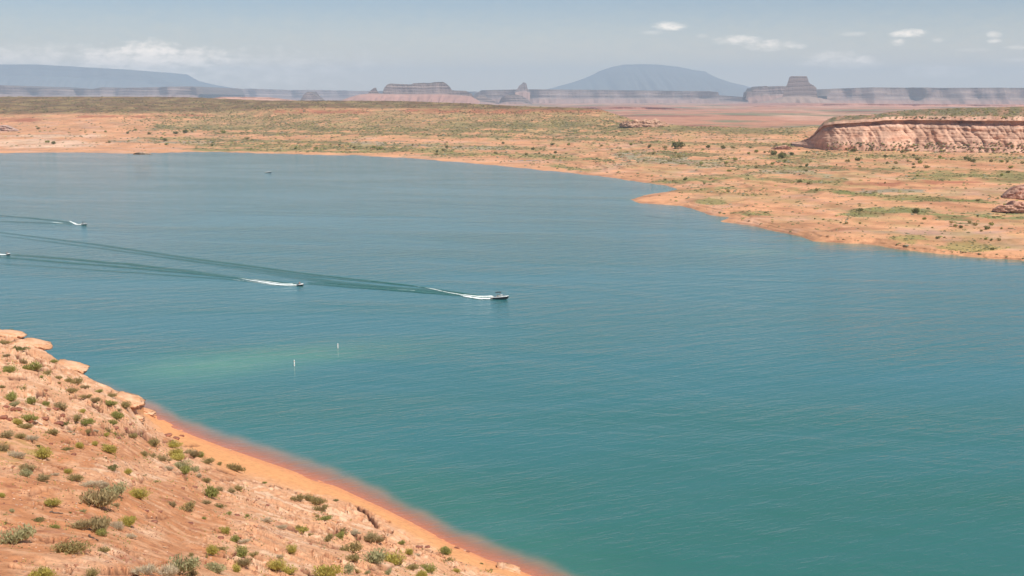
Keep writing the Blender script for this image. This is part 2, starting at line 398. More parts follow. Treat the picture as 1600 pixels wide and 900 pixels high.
# ------------------------------------------------------------------ far shore, plateau and desert plain (one sheet to the horizon)
FSH = [(-500, 236), (0, 239), (120, 238), (210, 240), (230, 239), (330, 237), (430, 240), (560, 243), (640, 247), (700, 252), (760, 257), (800, 261), (850, 266), (900, 271), (950, 277), (1000, 284), (1040, 290), (1062, 296),
       (1045, 299), (1005, 306), (984, 312), (1000, 317), (1060, 321), (1085, 327), (1110, 336), (1142, 339), (1126, 346), (1170, 352), (1210, 361), (1250, 369), (1272, 377), (1320, 380), (1360, 382), (1400, 389), (1460, 396), (1540, 403), (1600, 407), (1700, 412), (2100, 430)]
LAND = np.array(FSH + [(2100, 60), (-500, 60)], float)
def poly_sd(px, py, P):
    """signed distance (positive inside) with x squeezed, as the shore is seen at a grazing angle"""
    k = 0.35
    X = px * k; Y = py; inside = np.zeros(np.shape(px), bool); dm = np.full(np.shape(px), 1e9)
    n = len(P)
    for i in range(n):
        x1, y1 = P[i][0] * k, P[i][1]; x2, y2 = P[(i + 1) % n][0] * k, P[(i + 1) % n][1]
        dx, dy = x2 - x1, y2 - y1
        t_ = np.clip(((X - x1) * dx + (Y - y1) * dy) / (dx * dx + dy * dy + 1e-12), 0, 1)
        dm = np.minimum(dm, np.hypot(X - x1 - t_ * dx, Y - y1 - t_ * dy))
        c = ((y1 > Y) != (y2 > Y)) & (X < (x2 - x1) * (Y - y1) / ((y2 - y1) if y2 != y1 else 1e-9) + x1)
        inside ^= c
    return np.where(inside, dm, -dm)
CREST = [(-500, 150), (0, 151), (200, 151), (300, 152), (420, 157), (560, 157), (640, 158), (740, 162), (820, 166), (900, 168), (940, 171), (960, 178), (990, 188), (1030, 193), (1080, 197), (1150, 199), (1230, 200), (1270, 197), (1330, 197), (1700, 197), (2100, 197)]
def crest_y(px): return np.interp(px, [p[0] for p in CREST], [p[1] for p in CREST])
HFh = [(-400, 180, 42), (0, 180, 42), (400, 182, 40), (800, 186, 40), (-400, 200, 22), (0, 200, 21), (200, 200, 21), (400, 200, 20), (800, 200, 26), (900, 205, 21), (990, 188, 39), (1080, 197, 31), (1250, 200, 28), (1400, 197, 30), (1700, 197, 30), (2000, 200, 28),
       (0, 220, 9), (400, 220, 8), (700, 230, 7), (0, 236, 2), (400, 237, 1.5), (1000, 230, 12), (1000, 260, 5), (1100, 240, 12), (1250, 230, 16), (1100, 280, 4), (1050, 308, 2.5), (1300, 240, 16), (1600, 240, 18), (1300, 280, 9),
       (1600, 290, 10), (1200, 320, 4), (1400, 330, 5.5), (1600, 340, 6), (1300, 360, 3), (1500, 380, 2.5), (1600, 395, 2), (1800, 300, 10), (1800, 400, 3)]
HF = [(x, y, math.log((H - h) / float(drop(y)))) for x, y, h in HFh]
HF += [(x, y, math.log(Y)) for x, y, Y in ((-400, 150, 3750), (0, 151, 3700), (200, 151, 3700), (420, 157, 3350), (640, 158, 3250), (820, 166, 2780), (940, 171, 2600), (-400, 165, 3080), (0, 165, 3080), (200, 165, 3080), (420, 169, 2950), (640, 170, 2900), (820, 175, 2600))]
HFT = TPS(HF, sx=0.3, sy=1.0, lam=1e-3)
fpx = np.arange(-480, 2080, 1.9)
FR = 300
ct = crest_y(fpx); fb = np.interp(fpx, [-500, 0, 600, 900, 1000, 1600, 2100], [262, 264, 275, 310, 352, 440, 470])
FT = np.linspace(0, 1, FR)
FPX_ = np.repeat(fpx[None], FR, 0); FPY = ct[None] + (fb - ct)[None] * FT[:, None]
sd = poly_sd(FPX_, FPY, LAND)
sdn = sd + 1.2 * fbm(FPX_ / 22., FPY / 7., 4, 61)
Hf = np.maximum(H - drop(FPY) * np.exp(HFT(FPX_, FPY)), 1.0)
Hf = np.where(sdn > 0, np.minimum(Hf, 0.28 * sdn + 0.05) * (1 - sstep(sdn, 5, 16)) + Hf * sstep(sdn, 5, 16), 0.25 * sdn)
_dr = drop(FPY); Yf = np.where(sd > 16, np.exp(HFT(FPX_, FPY)), (H - Hf) / np.where(np.abs(_dr) < 1e-4, 1e-4, _dr))
for r in range(FR - 2, -1, -1):
    Yf[r] = np.maximum(Yf[r], Yf[r + 1] + 0.2)
Hf = H - drop(FPY) * Yf; Xf = xfac(FPX_, FPY) * Yf
inl = sstep(sd, 1, 14)
# terraces and hummocks
w2x = Xf + 40 * fbm(Xf / 160, Yf / 160, 3, 71); w2y = Yf + 40 * fbm(Xf / 160, Yf / 160, 3, 72)
tq = 1.5; tf_ = (Hf + 2.4 * fbm(w2x / 190, w2y / 190, 4, 73)) / tq; ff = tf_ - np.floor(tf_)
rel = inl * ((sstep(ff, .75, .97) - ff) * tq * .8 + 0.9 * fbm(Xf / 25, Yf / 25, 4, 74) + 1.2 * fbm(Xf / 90, Yf / 90, 3, 75))
rel *= np.clip(1.0 - (FPY < ct[None] + 2) * .5, 0, 1)
Hf2 = Hf + rel + (sd > 0) * (1 - inl) * 0.12 * fbm(Xf / 6, Yf / 6, 3, 76)
# own colours of soil and ground cover
f_sand = C(.600, .300, .158); f_pink = C(.57, .325, .21); f_red = C(.40, .155, .085); f_olive = C(.215, .175, .080); f_green = C(.265, .220, .090); f_grey = C(.33, .275, .19); f_dgreen = C(.098, .075, .038); f_pale = C(.68, .44, .30)
na = fbm(Xf / 70, Yf / 70, 5, 81, .6); nb = fbm(Xf / 18, Yf / 18, 4, 82, .6); nc = fbm(Xf / 260, Yf / 260, 4, 83)
far_c = mixn(np.broadcast_to(f_sand, Xf.shape + (3,)), f_pink, sstep(na + nb * .5, -.1, .4))
def band(pts, th):
    xs = [p[0] for p in pts]; ys = [p[1] for p in pts]
    c = np.interp(FPX_, xs, ys); m = np.exp(-((FPY - c) / th) ** 2)
    return m * sstep(FPX_, xs[0] - 25, xs[0] + 15) * (1 - sstep(FPX_, xs[-1] - 15, xs[-1] + 25))
def blob(cx, cy, rx, ry):
    return np.clip(1.25 - ((FPX_ - cx) / rx) ** 2 - ((FPY - cy) / ry) ** 2, 0, 1)
veg = np.zeros(Xf.shape)
def lay(col, m, brk=0.9, n=None, thr=0.0):
    """a patch whose outline is broken up by noise"""
    global far_c, veg
    n = na + nb * 0.6 if n is None else n
    mm = np.clip(sstep(m + brk * (n * 1.1 + nb * .5), 0.3 + thr, 0.95 + thr), 0, 1) * (m > 0.02)
    far_c = mixn(far_c, np.broadcast_to(col, far_c.shape), mm)
    return mm
terr = sstep(np.sin(Hf * 3.4 + 3 * na), -.2, .8)
# plateau at the back left, its red rim, and the mottled slopes in front
mpl = (1 - sstep(FPY, np.interp(FPX_, [0, 300, 500, 900, 1000], [176, 172, 166, 169, 170]), np.interp(FPX_, [0, 300, 500, 900, 1000], [181, 178, 171, 174, 175]))) * (FPX_ < 960)
m_slope = ((FPY > 172) & (FPY < 205) & (FPX_ > 180) & (FPX_ < 1300)) * sstep(FPX_, 150, 330) * (1 - sstep(FPY, 198, 210))
veg = np.maximum(veg, .75 * lay(C(.36, .235, .12), m_slope * .9, 1.0))
veg = np.maximum(veg, .8 * lay(f_olive, band([(700, 196), (900, 196), (1250, 205)], 9), .8))
lay(f_red, band([(-400, 187), (0, 187), (60, 187)], 4), .7); lay(f_red, band([(120, 182), (250, 181), (330, 180)], 2.4), .9)
lay(f_red, band([(430, 173), (580, 175)], 4), .9); lay(f_red, band([(640, 173), (760, 174), (880, 172), (950, 172)], 4.5), .8)
far_c = mixn(far_c, np.broadcast_to(f_dgreen, far_c.shape), mpl * np.clip(.86 + .25 * nb, 0, 1)); veg = np.maximum(veg, mpl * .8)
for pts, th, c_ in (([(240, 198), (420, 200), (700, 204), (1000, 209)], 4, f_olive), ([(330, 208), (600, 209), (800, 214), (1000, 220)], 3, f_olive),
                    ([(230, 216), (420, 220), (650, 226), (850, 233)], 3.0, f_olive), ([(300, 226), (500, 229), (640, 234), (760, 242)], 6, f_green), ([(300, 234), (430, 235), (620, 238)], 3.0, f_green),
                    ([(170, 220), (240, 222), (330, 222)], 2.5, f_grey), ([(550, 221), (700, 229), (800, 232)], 3, f_grey), ([(960, 243), (1080, 254), (1200, 262), (1300, 275)], 8, f_grey),
                    ([(760, 240), (880, 246), (960, 250)], 4, f_green), ([(860, 258), (920, 266)], 3, f_green),
                    ([(1020, 284), (1161, 276), (1316, 285)], 4.5, f_green), ([(1092, 296), (1235, 296), (1300, 297), (1397, 308), (1552, 316)], 3.6, C(.20, .20, .07)),
                    ([(1318, 333), (1417, 328), (1478, 337), (1600, 338), (2000, 340)], 5.5, C(.235, .225, .090)), ([(1200, 246), (1330, 240), (1400, 244)], 4, f_green),
                    ([(1010, 222), (1200, 226), (1330, 228)], 3, f_olive), ([(1150, 262), (1300, 262), (1420, 266)], 4, f_olive), ([(1260, 238), (1450, 246), (1700, 252)], 5, C(.42, .26, .13)),
                    ([(1050, 297), (1100, 299), (1200, 302)], 4, C(.36, .24, .11))):
    veg = np.maximum(veg, lay(c_, band(pts, th), 1.0))
for cx, cy, rx, ry, c_ in ((1482, 272, 80, 11, f_green), (1580, 276, 80, 11, f_green), (1178, 333, 40, 5, f_green), (1515, 386, 60, 10, C(.40, .28, .11)), (1420, 374, 40, 6, C(.38, .29, .11)), (1240, 252, 40, 5, f_olive), (1060, 240, 60, 6, f_olive),
                           (1110, 314, 30, 4, f_green)):
    veg = np.maximum(veg, lay(c_, blob(cx, cy, rx, ry), .9))
for cx, cy, rx, ry, c_ in ((1377, 287, 60, 4, f_red), (1470, 284, 80, 4, f_red), (1397, 345, 95, 9, f_sand * 1.06), (60, 224, 120, 9, f_pale), (80, 212, 110, 3, f_pale), (440, 215, 60, 3, f_sand), (1190, 255, 60, 4, f_sand), (1190, 298, 80, 6, f_sand), (1530, 300, 60, 7, f_pink),
                           (1460, 363, 110, 5, C(.46, .27, .19)), (1340, 357, 60, 3, C(.42, .2, .11))):
    lay(c_, blob(cx, cy, rx, ry), .8)
lay(f_grey, blob(1400, 298, 60, 3), 1.4)
far_c = mixn(far_c, np.broadcast_to(C(.36, .275, .12), far_c.shape), sstep(fbm(Xf / 45, Yf / 90, 5, 88, .65), -.12, .3) * .55 * sstep(sd, 6, 22) * (1 - .6 * ((FPX_ < 260) & (FPY > 182))))
rimc = np.exp(-((sd - 1.5) / 1.6) ** 2) * (FPX_ > 900)
far_c = mixn(far_c, np.broadcast_to(C(.33, .15, .09), far_c.shape), rimc * .75 * sstep(nb, -.3, .2))
far_c = mixn(far_c, np.broadcast_to(f_red * .8, far_c.shape), inl * sstep(ff, .72, .95) * .35)
# beyond the crest: down to the desert plain and on to the horizon
EXT = 150
ky = np.geomspace(1.012, 24.0, EXT)
EY = Yf[0][None] * ky[:, None]
EY = np.minimum(EY, 47000 - np.abs(xfac(fpx, ct))[None] * 14000)
exf = xfac(fpx, ct)[None]
plain_h = 19 + 2.0 * fbm(exf * EY / 900, EY / 900, 3, 91) + np.clip((EY - 5000) / 9000, 0, 1) * 6
dd = EY - Yf[0][None]
EZ = Hf2[0][None] - 0.03 * dd - 2.2e-5 * dd * dd
EZ = np.where(EZ > plain_h, EZ, plain_h)
EZ = plain_h + (EZ - plain_h)
EX = exf * EY
e1 = fbm(EX / 500, EY / 900, 5, 92, .6); e2 = fbm(EX / 1500, EY / 1500, 3, 93)
ec = mixn(np.broadcast_to(C(.47, .225, .145), EX.shape + (3,)), C(.22, .20, .12), sstep(e1 + .4 * e2, -.05, .25))
ec = mixn(ec, C(.58, .33, .23), sstep(fbm(EX / 420, EY / 1100, 4, 95), .1, .35))
ec = mixn(ec, C(.24, .10, .07), sstep(fbm(EX / 700, EY / 700, 4, 96), .22, .38) * .8)
EXr, EYr, EZr, ECr = EX[::-1], EY[::-1], EZ[::-1], ec[::-1]
GX = np.concatenate([EXr, Xf]); GY = np.concatenate([EYr, Yf]); GZ = np.concatenate([EZr, Hf2]); GC = np.concatenate([ECr, far_c])
far_me = np_mesh('far_shore', np.stack([GX, GY, GZ], -1).reshape(-1, 3), grid_faces(GX.shape[0], GX.shape[1], True), True, GC.reshape(-1, 3))
farland = obj('desert_ground', far_me, M_FAR); tag(farland, kind='structure')
BV_FAR = bvh_of(far_me)
def hit_far(px, py):
    d = Vector(ray(px, py)).normalized()
    p, n, i, dist = BV_FAR.ray_cast(CAMP, d)
    if p is None or p.z < 0.15: return None, None, None
    return p, n, dist

# ground all the way round (lake bed under the water, desert outside the view)
ang = np.linspace(0, 2 * math.pi, 97)[:-1]; rad = np.array([1, 60, 150, 300, 600, 1200, 2400, 3400, 3700, 6000, 15000, 46000.])
RA, AN = np.meshgrid(rad, ang, indexing='ij')
bx_, by_ = RA * np.sin(AN), RA * np.cos(AN)
infr = (np.cos(AN) > 0.76)
back = sstep(-np.cos(AN), -0.35, 0.35)
bz_ = np.where(RA < 3500, -9.0 + back * 84 * (1 - sstep(RA, 300, 3400)) * (RA > 5), np.where(infr, -9.0, 14.0))
bz_ = np.where((RA < 130) & ~infr, np.minimum(bz_, 60) * back + -9 * (1 - back), bz_)
idx = np.arange(len(rad) * len(ang)).reshape(len(rad), len(ang))
f_ = np.stack([idx[:-1], np.roll(idx[:-1], -1, 1), np.roll(idx[1:], -1, 1), idx[1:]], -1).reshape(-1, 4)
gcol = np.broadcast_to(C(.50, .26, .15), (bx_.size, 3))
gm = np_mesh('surrounding_ground', np.stack([bx_, by_, bz_], -1).reshape(-1, 3), f_, True, gcol)
tag(obj('surrounding_ground', gm, M_FAR), kind='structure')

# ------------------------------------------------------------------ the lake
wpx = np.concatenate([np.arange(-900, -60, 30), np.arange(-60, 1640, 3.2), np.arange(1640, 2600, 30)])
wpy = np.concatenate([[199, 210, 225], np.arange(232, 960, 2.4), [1000, 1080, 1200, 1500]])
WPX, WPY = np.meshgrid(wpx, wpy)
WY = H / drop(WPY); WX = xfac(WPX, WPY) * WY
dshn = shore_y(WPX) - WPY                 # rows out from the near waterline
wob = 5 * fbm(WPX / 60., WPY / 30., 3, 110)
bw = np.interp(WPX, [150, 235, 400, 600, 900, 1200], [14, 27, 36, 38, 44, 60])
opq = sstep(dshn + wob * .6, -5, bw * .95)
opq = opq + (1 - opq) * (1 - sstep(WPX, 190, 262)) * sstep(dshn, -10, 20) * .9
opq = np.clip(opq, .12, 1)
def wblob(cx, cy, rx, ry, tilt=0.0):
    X = WPX - cx; Y = WPY - cy - tilt * X
    return np.exp(-((X / rx) ** 2 + (Y / ry) ** 2) * 1.1)
shoal = .62 * wblob(440, 556, 200, 18, -.06) + .6 * wblob(300, 580, 140, 20, -.05) + .4 * wblob(1170, 393, 90, 6, .03) + .3 * wblob(1300, 384, 120, 5, .1)
shoal += 0.08 * wblob(760, 800, 260, 40, .5)
sdw = -poly_sd(WPX, WPY, LAND)
shoal += .6 * np.exp(-np.clip(sdw, 0, 99) / 3.0) * (WPX > 900)
shoal = np.clip(shoal * (1 + .35 * fbm(WPX / 40., WPY / 12., 3, 112)), 0, 1)
shoal = np.clip(shoal + .2 * np.exp(-np.clip(dshn, 0, 999) / 55.0) * sstep(WPX, 130, 300), 0, 1)
silt = (1 - sstep(dshn + wob * 1.3, 0, bw * .95)) ** 1.1 * sstep(WPX, 130, 262)
nearshore = sstep(-dshn, -120, -20) * (WPX > 180)
wm = np_mesh('lake', np.stack([WX, WY, np.zeros_like(WX)], -1).reshape(-1, 3), grid_faces(*WX.shape, True), True, None,
             {'silt': silt, 'opq': np.clip(opq + .25, .3, 1), 'shoal': shoal, 'green': np.clip(sstep(WPY, 480, 900), 0, 1) * (1 - .0 * WPX)})

def water_mat(name, body_a=(.036, .160, .175), body_b=(.030, .136, .112), wake=False):
    m = bpy.data.materials.new(name); m.use_nodes = True; nt = m.node_tree; nt.nodes.clear()
    out = N(nt, 'ShaderNodeOutputMaterial')
    t = N(nt, 'ShaderNodeTexCoord')
    def noise(scale, sxyz, rot, det, rough=.55, dist=0.0):
        mp = N(nt, 'ShaderNodeMapping', vector_type='TEXTURE'); mp.inputs['Scale'].default_value = tuple(1 / q_ for q_ in sxyz); mp.inputs['Rotation'].default_value = (0, 0, math.radians(rot))
        nt.links.new(t.outputs['Object'], mp.inputs[0])
        n = N(nt, 'ShaderNodeTexNoise'); n.inputs['Scale'].default_value = scale; n.inputs['Detail'].default_value = det
        n.inputs['Roughness'].default_value = rough; n.inputs['Distortion'].default_value = dist
        nt.links.new(mp.outputs[0], n.inputs['Vector']); return n.outputs[0]
    rip = noise(1.0, (.26, .80, 1), 24, 3, .6, .3)
    rip2 = noise(1.0, (.9, 2.2, 1), 6, 3, .6)
    swl = noise(1.0, (.05, .17, 1), 30, 3, .5)
    patch = noise(1.0, (.004, .013, 1), -14, 4, .6, .8)
    hgt = math_n(nt, 'ADD', math_n(nt, 'ADD', math_n(nt, 'MULTIPLY', rip, .34), math_n(nt, 'MULTIPLY', rip2, .07)), math_n(nt, 'MULTIPLY', swl, .9))
    amp = ramp(nt, patch, .36, .66, 1.2, .5)
    hgt = math_n(nt, 'MULTIPLY', hgt, amp)
    bp = N(nt, 'ShaderNodeBump'); bp.inputs['Strength'].default_value = 1.0; bp.inputs['Distance'].default_value = 0.50
    nt.links.new(hgt, bp.inputs['Height'])
    a1 = N(nt, 'ShaderNodeAttribute'); a1.attribute_name = 'shoal'
    a2 = N(nt, 'ShaderNodeAttribute'); a2.attribute_name = 'opq'
    a3 = N(nt, 'ShaderNodeAttribute'); a3.attribute_name = 'green'
    var = noise(1.0, (.006, .02, 1), 10, 3)
    g = math_n(nt, 'ADD', a3.outputs['Fac'], ramp(nt, var, .3, .7, -.25, .25), clamp=True)
    body = mixc(nt, g, body_a, body_b)
    body = mixc(nt, a1.outputs['Fac'], body, (.095, .255, .185))
    a5 = N(nt, 'ShaderNodeAttribute'); a5.attribute_name = 'silt'
    body = mixc(nt, a5.outputs['Fac'], body, (.64, .27, .155))
    df = N(nt, 'ShaderNodeBsdfDiffuse'); nt.links.new(body, df.inputs[0]); nt.links.new(bp.outputs[0], df.inputs['Normal'])
    tr = N(nt, 'ShaderNodeBsdfTransparent'); tr.inputs[0].default_value = (.93, .84, .78, 1)
    mx = N(nt, 'ShaderNodeMixShader'); nt.links.new(tr.outputs[0], mx.inputs[1]); nt.links.new(df.outputs[0], mx.inputs[2])
    if wake: mx.inputs[0].default_value = 1.0
    else: nt.links.new(a2.outputs['Fac'], mx.inputs[0])
    gl = N(nt, 'ShaderNodeBsdfGlossy'); gl.inputs['Roughness'].default_value = .12; gl.inputs[0].default_value = (1, 1, .96, 1)
    nt.links.new(bp.outputs[0], gl.inputs['Normal'])
    fr = N(nt, 'ShaderNodeFresnel'); fr.inputs[0].default_value = 1.333; nt.links.new(bp.outputs[0], fr.inputs['Normal'])
    fac = math_n(nt, 'MINIMUM', fr.outputs[0], .9 if not wake else .30)
    m2 = N(nt, 'ShaderNodeMixShader'); nt.links.new(fac, m2.inputs[0]); nt.links.new(mx.outputs[0], m2.inputs[1]); nt.links.new(gl.outputs[0], m2.inputs[2])
    if wake:
        a4 = N(nt, 'ShaderNodeAttribute'); a4.attribute_name = 'fade'
        tt_ = N(nt, 'ShaderNodeBsdfTransparent')
        m3 = N(nt, 'ShaderNodeMixShader'); nz = noise(1.0, (.25, .25, 1), 0, 4, .7)
        fa = math_n(nt, 'MULTIPLY', a4.outputs['Fac'], ramp(nt, nz, .3, .6, .45, 1.0), clamp=True)
        nt.links.new(fa, m3.inputs[0]); nt.links.new(tt_.outputs[0], m3.inputs[1]); nt.links.new(m2.outputs[0], m3.inputs[2])
        nt.links.new(m3.outputs[0], out.inputs[0])
    else:
        nt.links.new(m2.outputs[0], out.inputs[0])
    return m
M_WATER = water_mat('lake_water')
M_WAKE = water_mat('churned_water', (.016, .135, .105), (.016, .14, .10), True)
tag(obj('lake_water', wm, M_WATER), kind='structure')

def foam_mat():
    m = bpy.data.materials.new('foam'); m.use_nodes = True; nt = m.node_tree; nt.nodes.clear()
    out = N(nt, 'ShaderNodeOutputMaterial'); t = N(nt, 'ShaderNodeTexCoord')
    n = N(nt, 'ShaderNodeTexNoise'); n.inputs['Scale'].default_value = 1.3; n.inputs['Detail'].default_value = 5; n.inputs['Roughness'].default_value = .7
    nt.links.new(t.outputs['Object'], n.inputs['Vector'])
    a = N(nt, 'ShaderNodeAttribute'); a.attribute_name = 'fade'
    f = math_n(nt, 'ADD', a.outputs['Fac'], math_n(nt, 'MULTIPLY', math_n(nt, 'SUBTRACT', n.outputs[0], .5), 1.6))
    f = ramp(nt, f, .25, .6)
    d = N(nt, 'ShaderNodeBsdfDiffuse'); d.inputs[0].default_value = (.82, .86, .84, 1)
    tr = N(nt, 'ShaderNodeBsdfTransparent'); mx = N(nt, 'ShaderNodeMixShader')
    nt.links.new(f, mx.inputs[0]); nt.links.new(tr.outputs[0], mx.inputs[1]); nt.links.new(d.outputs[0], mx.inputs[2])
    nt.links.new(mx.outputs[0], out.inputs[0]); return m
M_FOAM = foam_mat()
def ribbon(lines, zbase, nseg=60, nw=7, seed=0):
    """lines: list of (polyline of photo points on the water, list of full widths in metres, ridge height, strength list)"""
    VX, FC, FD = [], [], []; off = 0
    for (pts, wd, hgt, st) in lines:
        P = np.array([on_water(x, y)[:2] for x, y in pts]); s = np.concatenate([[0], np.cumsum(np.linalg.norm(np.diff(P, axis=0), axis=1))]); s /= s[-1]
        u = np.linspace(0, 1, nseg); x = np.interp(u, s, P[:, 0]); y = np.interp(u, s, P[:, 1])
        wi = np.interp(u, np.linspace(0, 1, len(wd)), wd) * (1.3 if hgt > .1 else 1.1); sg = np.interp(u, np.linspace(0, 1, len(st)), st)
        tx, ty = np.gradient(x), np.gradient(y); L = np.hypot(tx, ty); nx, ny = -ty / L, tx / L
        a = np.linspace(-1, 1, nw)
        wig = 0.25 * fbm(u * 9, u * 0 + seed, 3, seed + 7)
        X = x[:, None] + nx[:, None] * (a[None] * wi[:, None] / 2 + wig[:, None] * wi[:, None]); Yy = y[:, None] + ny[:, None] * (a[None] * wi[:, None] / 2 + wig[:, None] * wi[:, None])
        prof = (1 - a ** 2)[None]
        Z = zbase + hgt * prof * np.interp(u, [0, .02, .95, 1], [.3, 1, 1, .4])[:, None] * (1 + .5 * fbm(X / 2, Yy / 2, 3, seed))
        F = np.clip(prof ** .6 * sg[:, None], 0, 1) * np.ones_like(X)
        VX.append(np.stack([X, Yy, Z], -1).reshape(-1, 3)); FC.append(grid_faces(nseg, nw) + off); FD.append(F.ravel()); off += nseg * nw
    V = np.concatenate(VX); F = np.concatenate(FC); D = np.concatenate(FD)
    e1_ = V[F[:, 1]] - V[F[:, 0]]; e2_ = V[F[:, 3]] - V[F[:, 0]]; up = np.cross(e1_, e2_)[:, 2] < 0
    F[up] = F[up][:, ::-1]
    return V, F, D
def wake(name, label, lines, foams, seed):
    V, F, D = ribbon(lines, .03, 90, 7, seed)
    me = np_mesh(name, V, F, True, None, {'fade': D, 'shoal': D * 0, 'green': D * 0 + .5, 'opq': D * 0 + 1})
    o = obj(name, me, M_WAKE); tag(o, label, 'wake', 'wakes behind the boats', 'stuff')
    V, F, D = ribbon(foams, .10, 50, 7, seed + 3)
    f = obj('foam', np_mesh('foam', V, F, True, None, {'fade': D}), M_FOAM, o); f['kind'] = 'stuff'
    return o
wake('boat_wake', 'long green wake with two spreading arms trailing the black-hulled motorboat',
     [([(768, 465), (715, 457), (640, 446), (560, 437), (480, 428), (400, 417), (300, 404), (150, 382), (0, 363), (-150, 345)], [1.5, 2.4, 3.2, 3.5, 3, 3, 3], .22, [1, 1, .8, .75, .6, .5, .4]),
      ([(640, 447), (480, 431), (300, 408), (150, 387), (0, 368)], [2, 3.0, 3, 3], .12, [.4, .6, .5, .3]),
      ([(768, 466), (720, 462), (640, 455), (560, 449), (480, 443)], [1.5, 3.0, 4.5, 5, 4], .22, [1, .95, .95, .8, .6]),
      ([(760, 465), (720, 460), (660, 453), (600, 449), (520, 441), (400, 424), (250, 402)], [2, 7, 9, 9, 6, 5, 4], .08, [.9, .8, .6, .35, .2, .1, .0])],
     [([(770, 467), (750, 467), (735, 465), (718, 462.5)], [2.4, 2.6, 1.6, .6], .35, [1.3, 1.2, .9, .4]),
      ([(770, 463.5), (748, 464), (734, 462.5), (722, 461)], [1.3, 1.5, 1.2, .5], .3, [1.1, 1.0, .8, .4]),
      ([(735, 463), (700, 457.5), (672, 451), (640, 445.5)], [1.3, 1.1, 1.2, .8], .12, [.7, .5, .62, .35]),
      ([(648, 454.5), (632, 453.5), (615, 452.5)], [.9, .9, .5], .1, [.6, .6, .4])], 1)
wake('boat_wake', 'green wake trailing the middle jet ski, merging with the long one',
     [([(463, 444), (420, 439), (375, 435), (300, 427), (200, 418), (100, 410), (0, 402), (-100, 394)], [1.2, 2.4, 3.6, 4.2, 4, 4, 4], .2, [1, 1, .9, .85, .75, .7, .6]),
      ([(463, 445), (420, 443), (365, 437), (280, 431), (150, 422), (0, 412)], [1, 2, 2.6, 3, 3, 3], .15, [.8, .8, .7, .5, .35, .3]),
      ([(380, 434), (300, 424), (200, 413), (100, 404), (20, 398)], [2, 4, 5, 5, 5], .15, [.3, .7, .8, .75, .6]),
      ([(620, 449), (560, 446), (520, 443), (480, 441)], [2.5, 2.5, 2, 1.5], .12, [.7, .8, .7, .4])],
     [([(466, 446), (450, 446), (432, 445), (415, 442), (385, 437.5), (370, 435)], [1.6, 2.0, 1.5, 1.2, .9, .4], .28, [1.3, 1.2, 1.0, .8, .6, .3]),
      ([(458, 444), (440, 443.5), (415, 440), (375, 434)], [.8, .9, .7, .4], .15, [.9, .8, .5, .3]),
      ([(430, 446), (400, 441.5), (362, 437)], [.6, .6, .4], .1, [.6, .55, .4])], 2)
wake('boat_wake', 'short green wake behind the distant white boat with a canopy',
     [([(128, 351), (105, 347), (80, 344), (50, 341), (0, 337), (-60, 333)], [1.5, 3.5, 4.5, 4, 4], .2, [1, .95, .8, .6, .4]),
      ([(126, 351), (100, 349.5), (60, 348), (0, 346), (-60, 345)], [1.5, 3, 3.5, 3, 3], .2, [1, .9, .8, .7, .6])],
     [([(128, 351.5), (120, 351), (112, 347.5), (108, 345.5)], [2, 1.8, 1.2, .6], .25, [1.3, 1.1, .9, .4]),
      ([(97, 349), (88, 348.2), (80, 347.5)], [1, 1.3, .8], .12, [.7, .8, .4])], 3)
wake('boat_wake', 'white foam wake running off the left edge behind the leftmost jet ski',
     [([(8, 398), (-20, 397), (-80, 393)], [1.5, 3, 4], .2, [1, .8, .5])],
     [([(11, 398.5), (0, 398), (-14, 397), (-30, 396)], [1.8, 2.4, 2, 1], .3, [1.3, 1.2, .9, .4])], 4)
# a faint old ripple line near the far spit
Vr, Fr, Dr = ribbon([([(1000, 336), (1030, 340), (1070, 343)], [1.2, 2.2, .8], .06, [.3, .7, .3])], .03, 40, 5, 9)
tag(obj('current_line', np_mesh('current_line', Vr, Fr, True, None, {'fade': Dr, 'shoal': Dr * 0, 'green': Dr * 0 + .4, 'opq': Dr * 0 + 1}), M_WAKE), 'thin dark ripple line on the water below the sandy spit', 'ripple', kind='stuff')

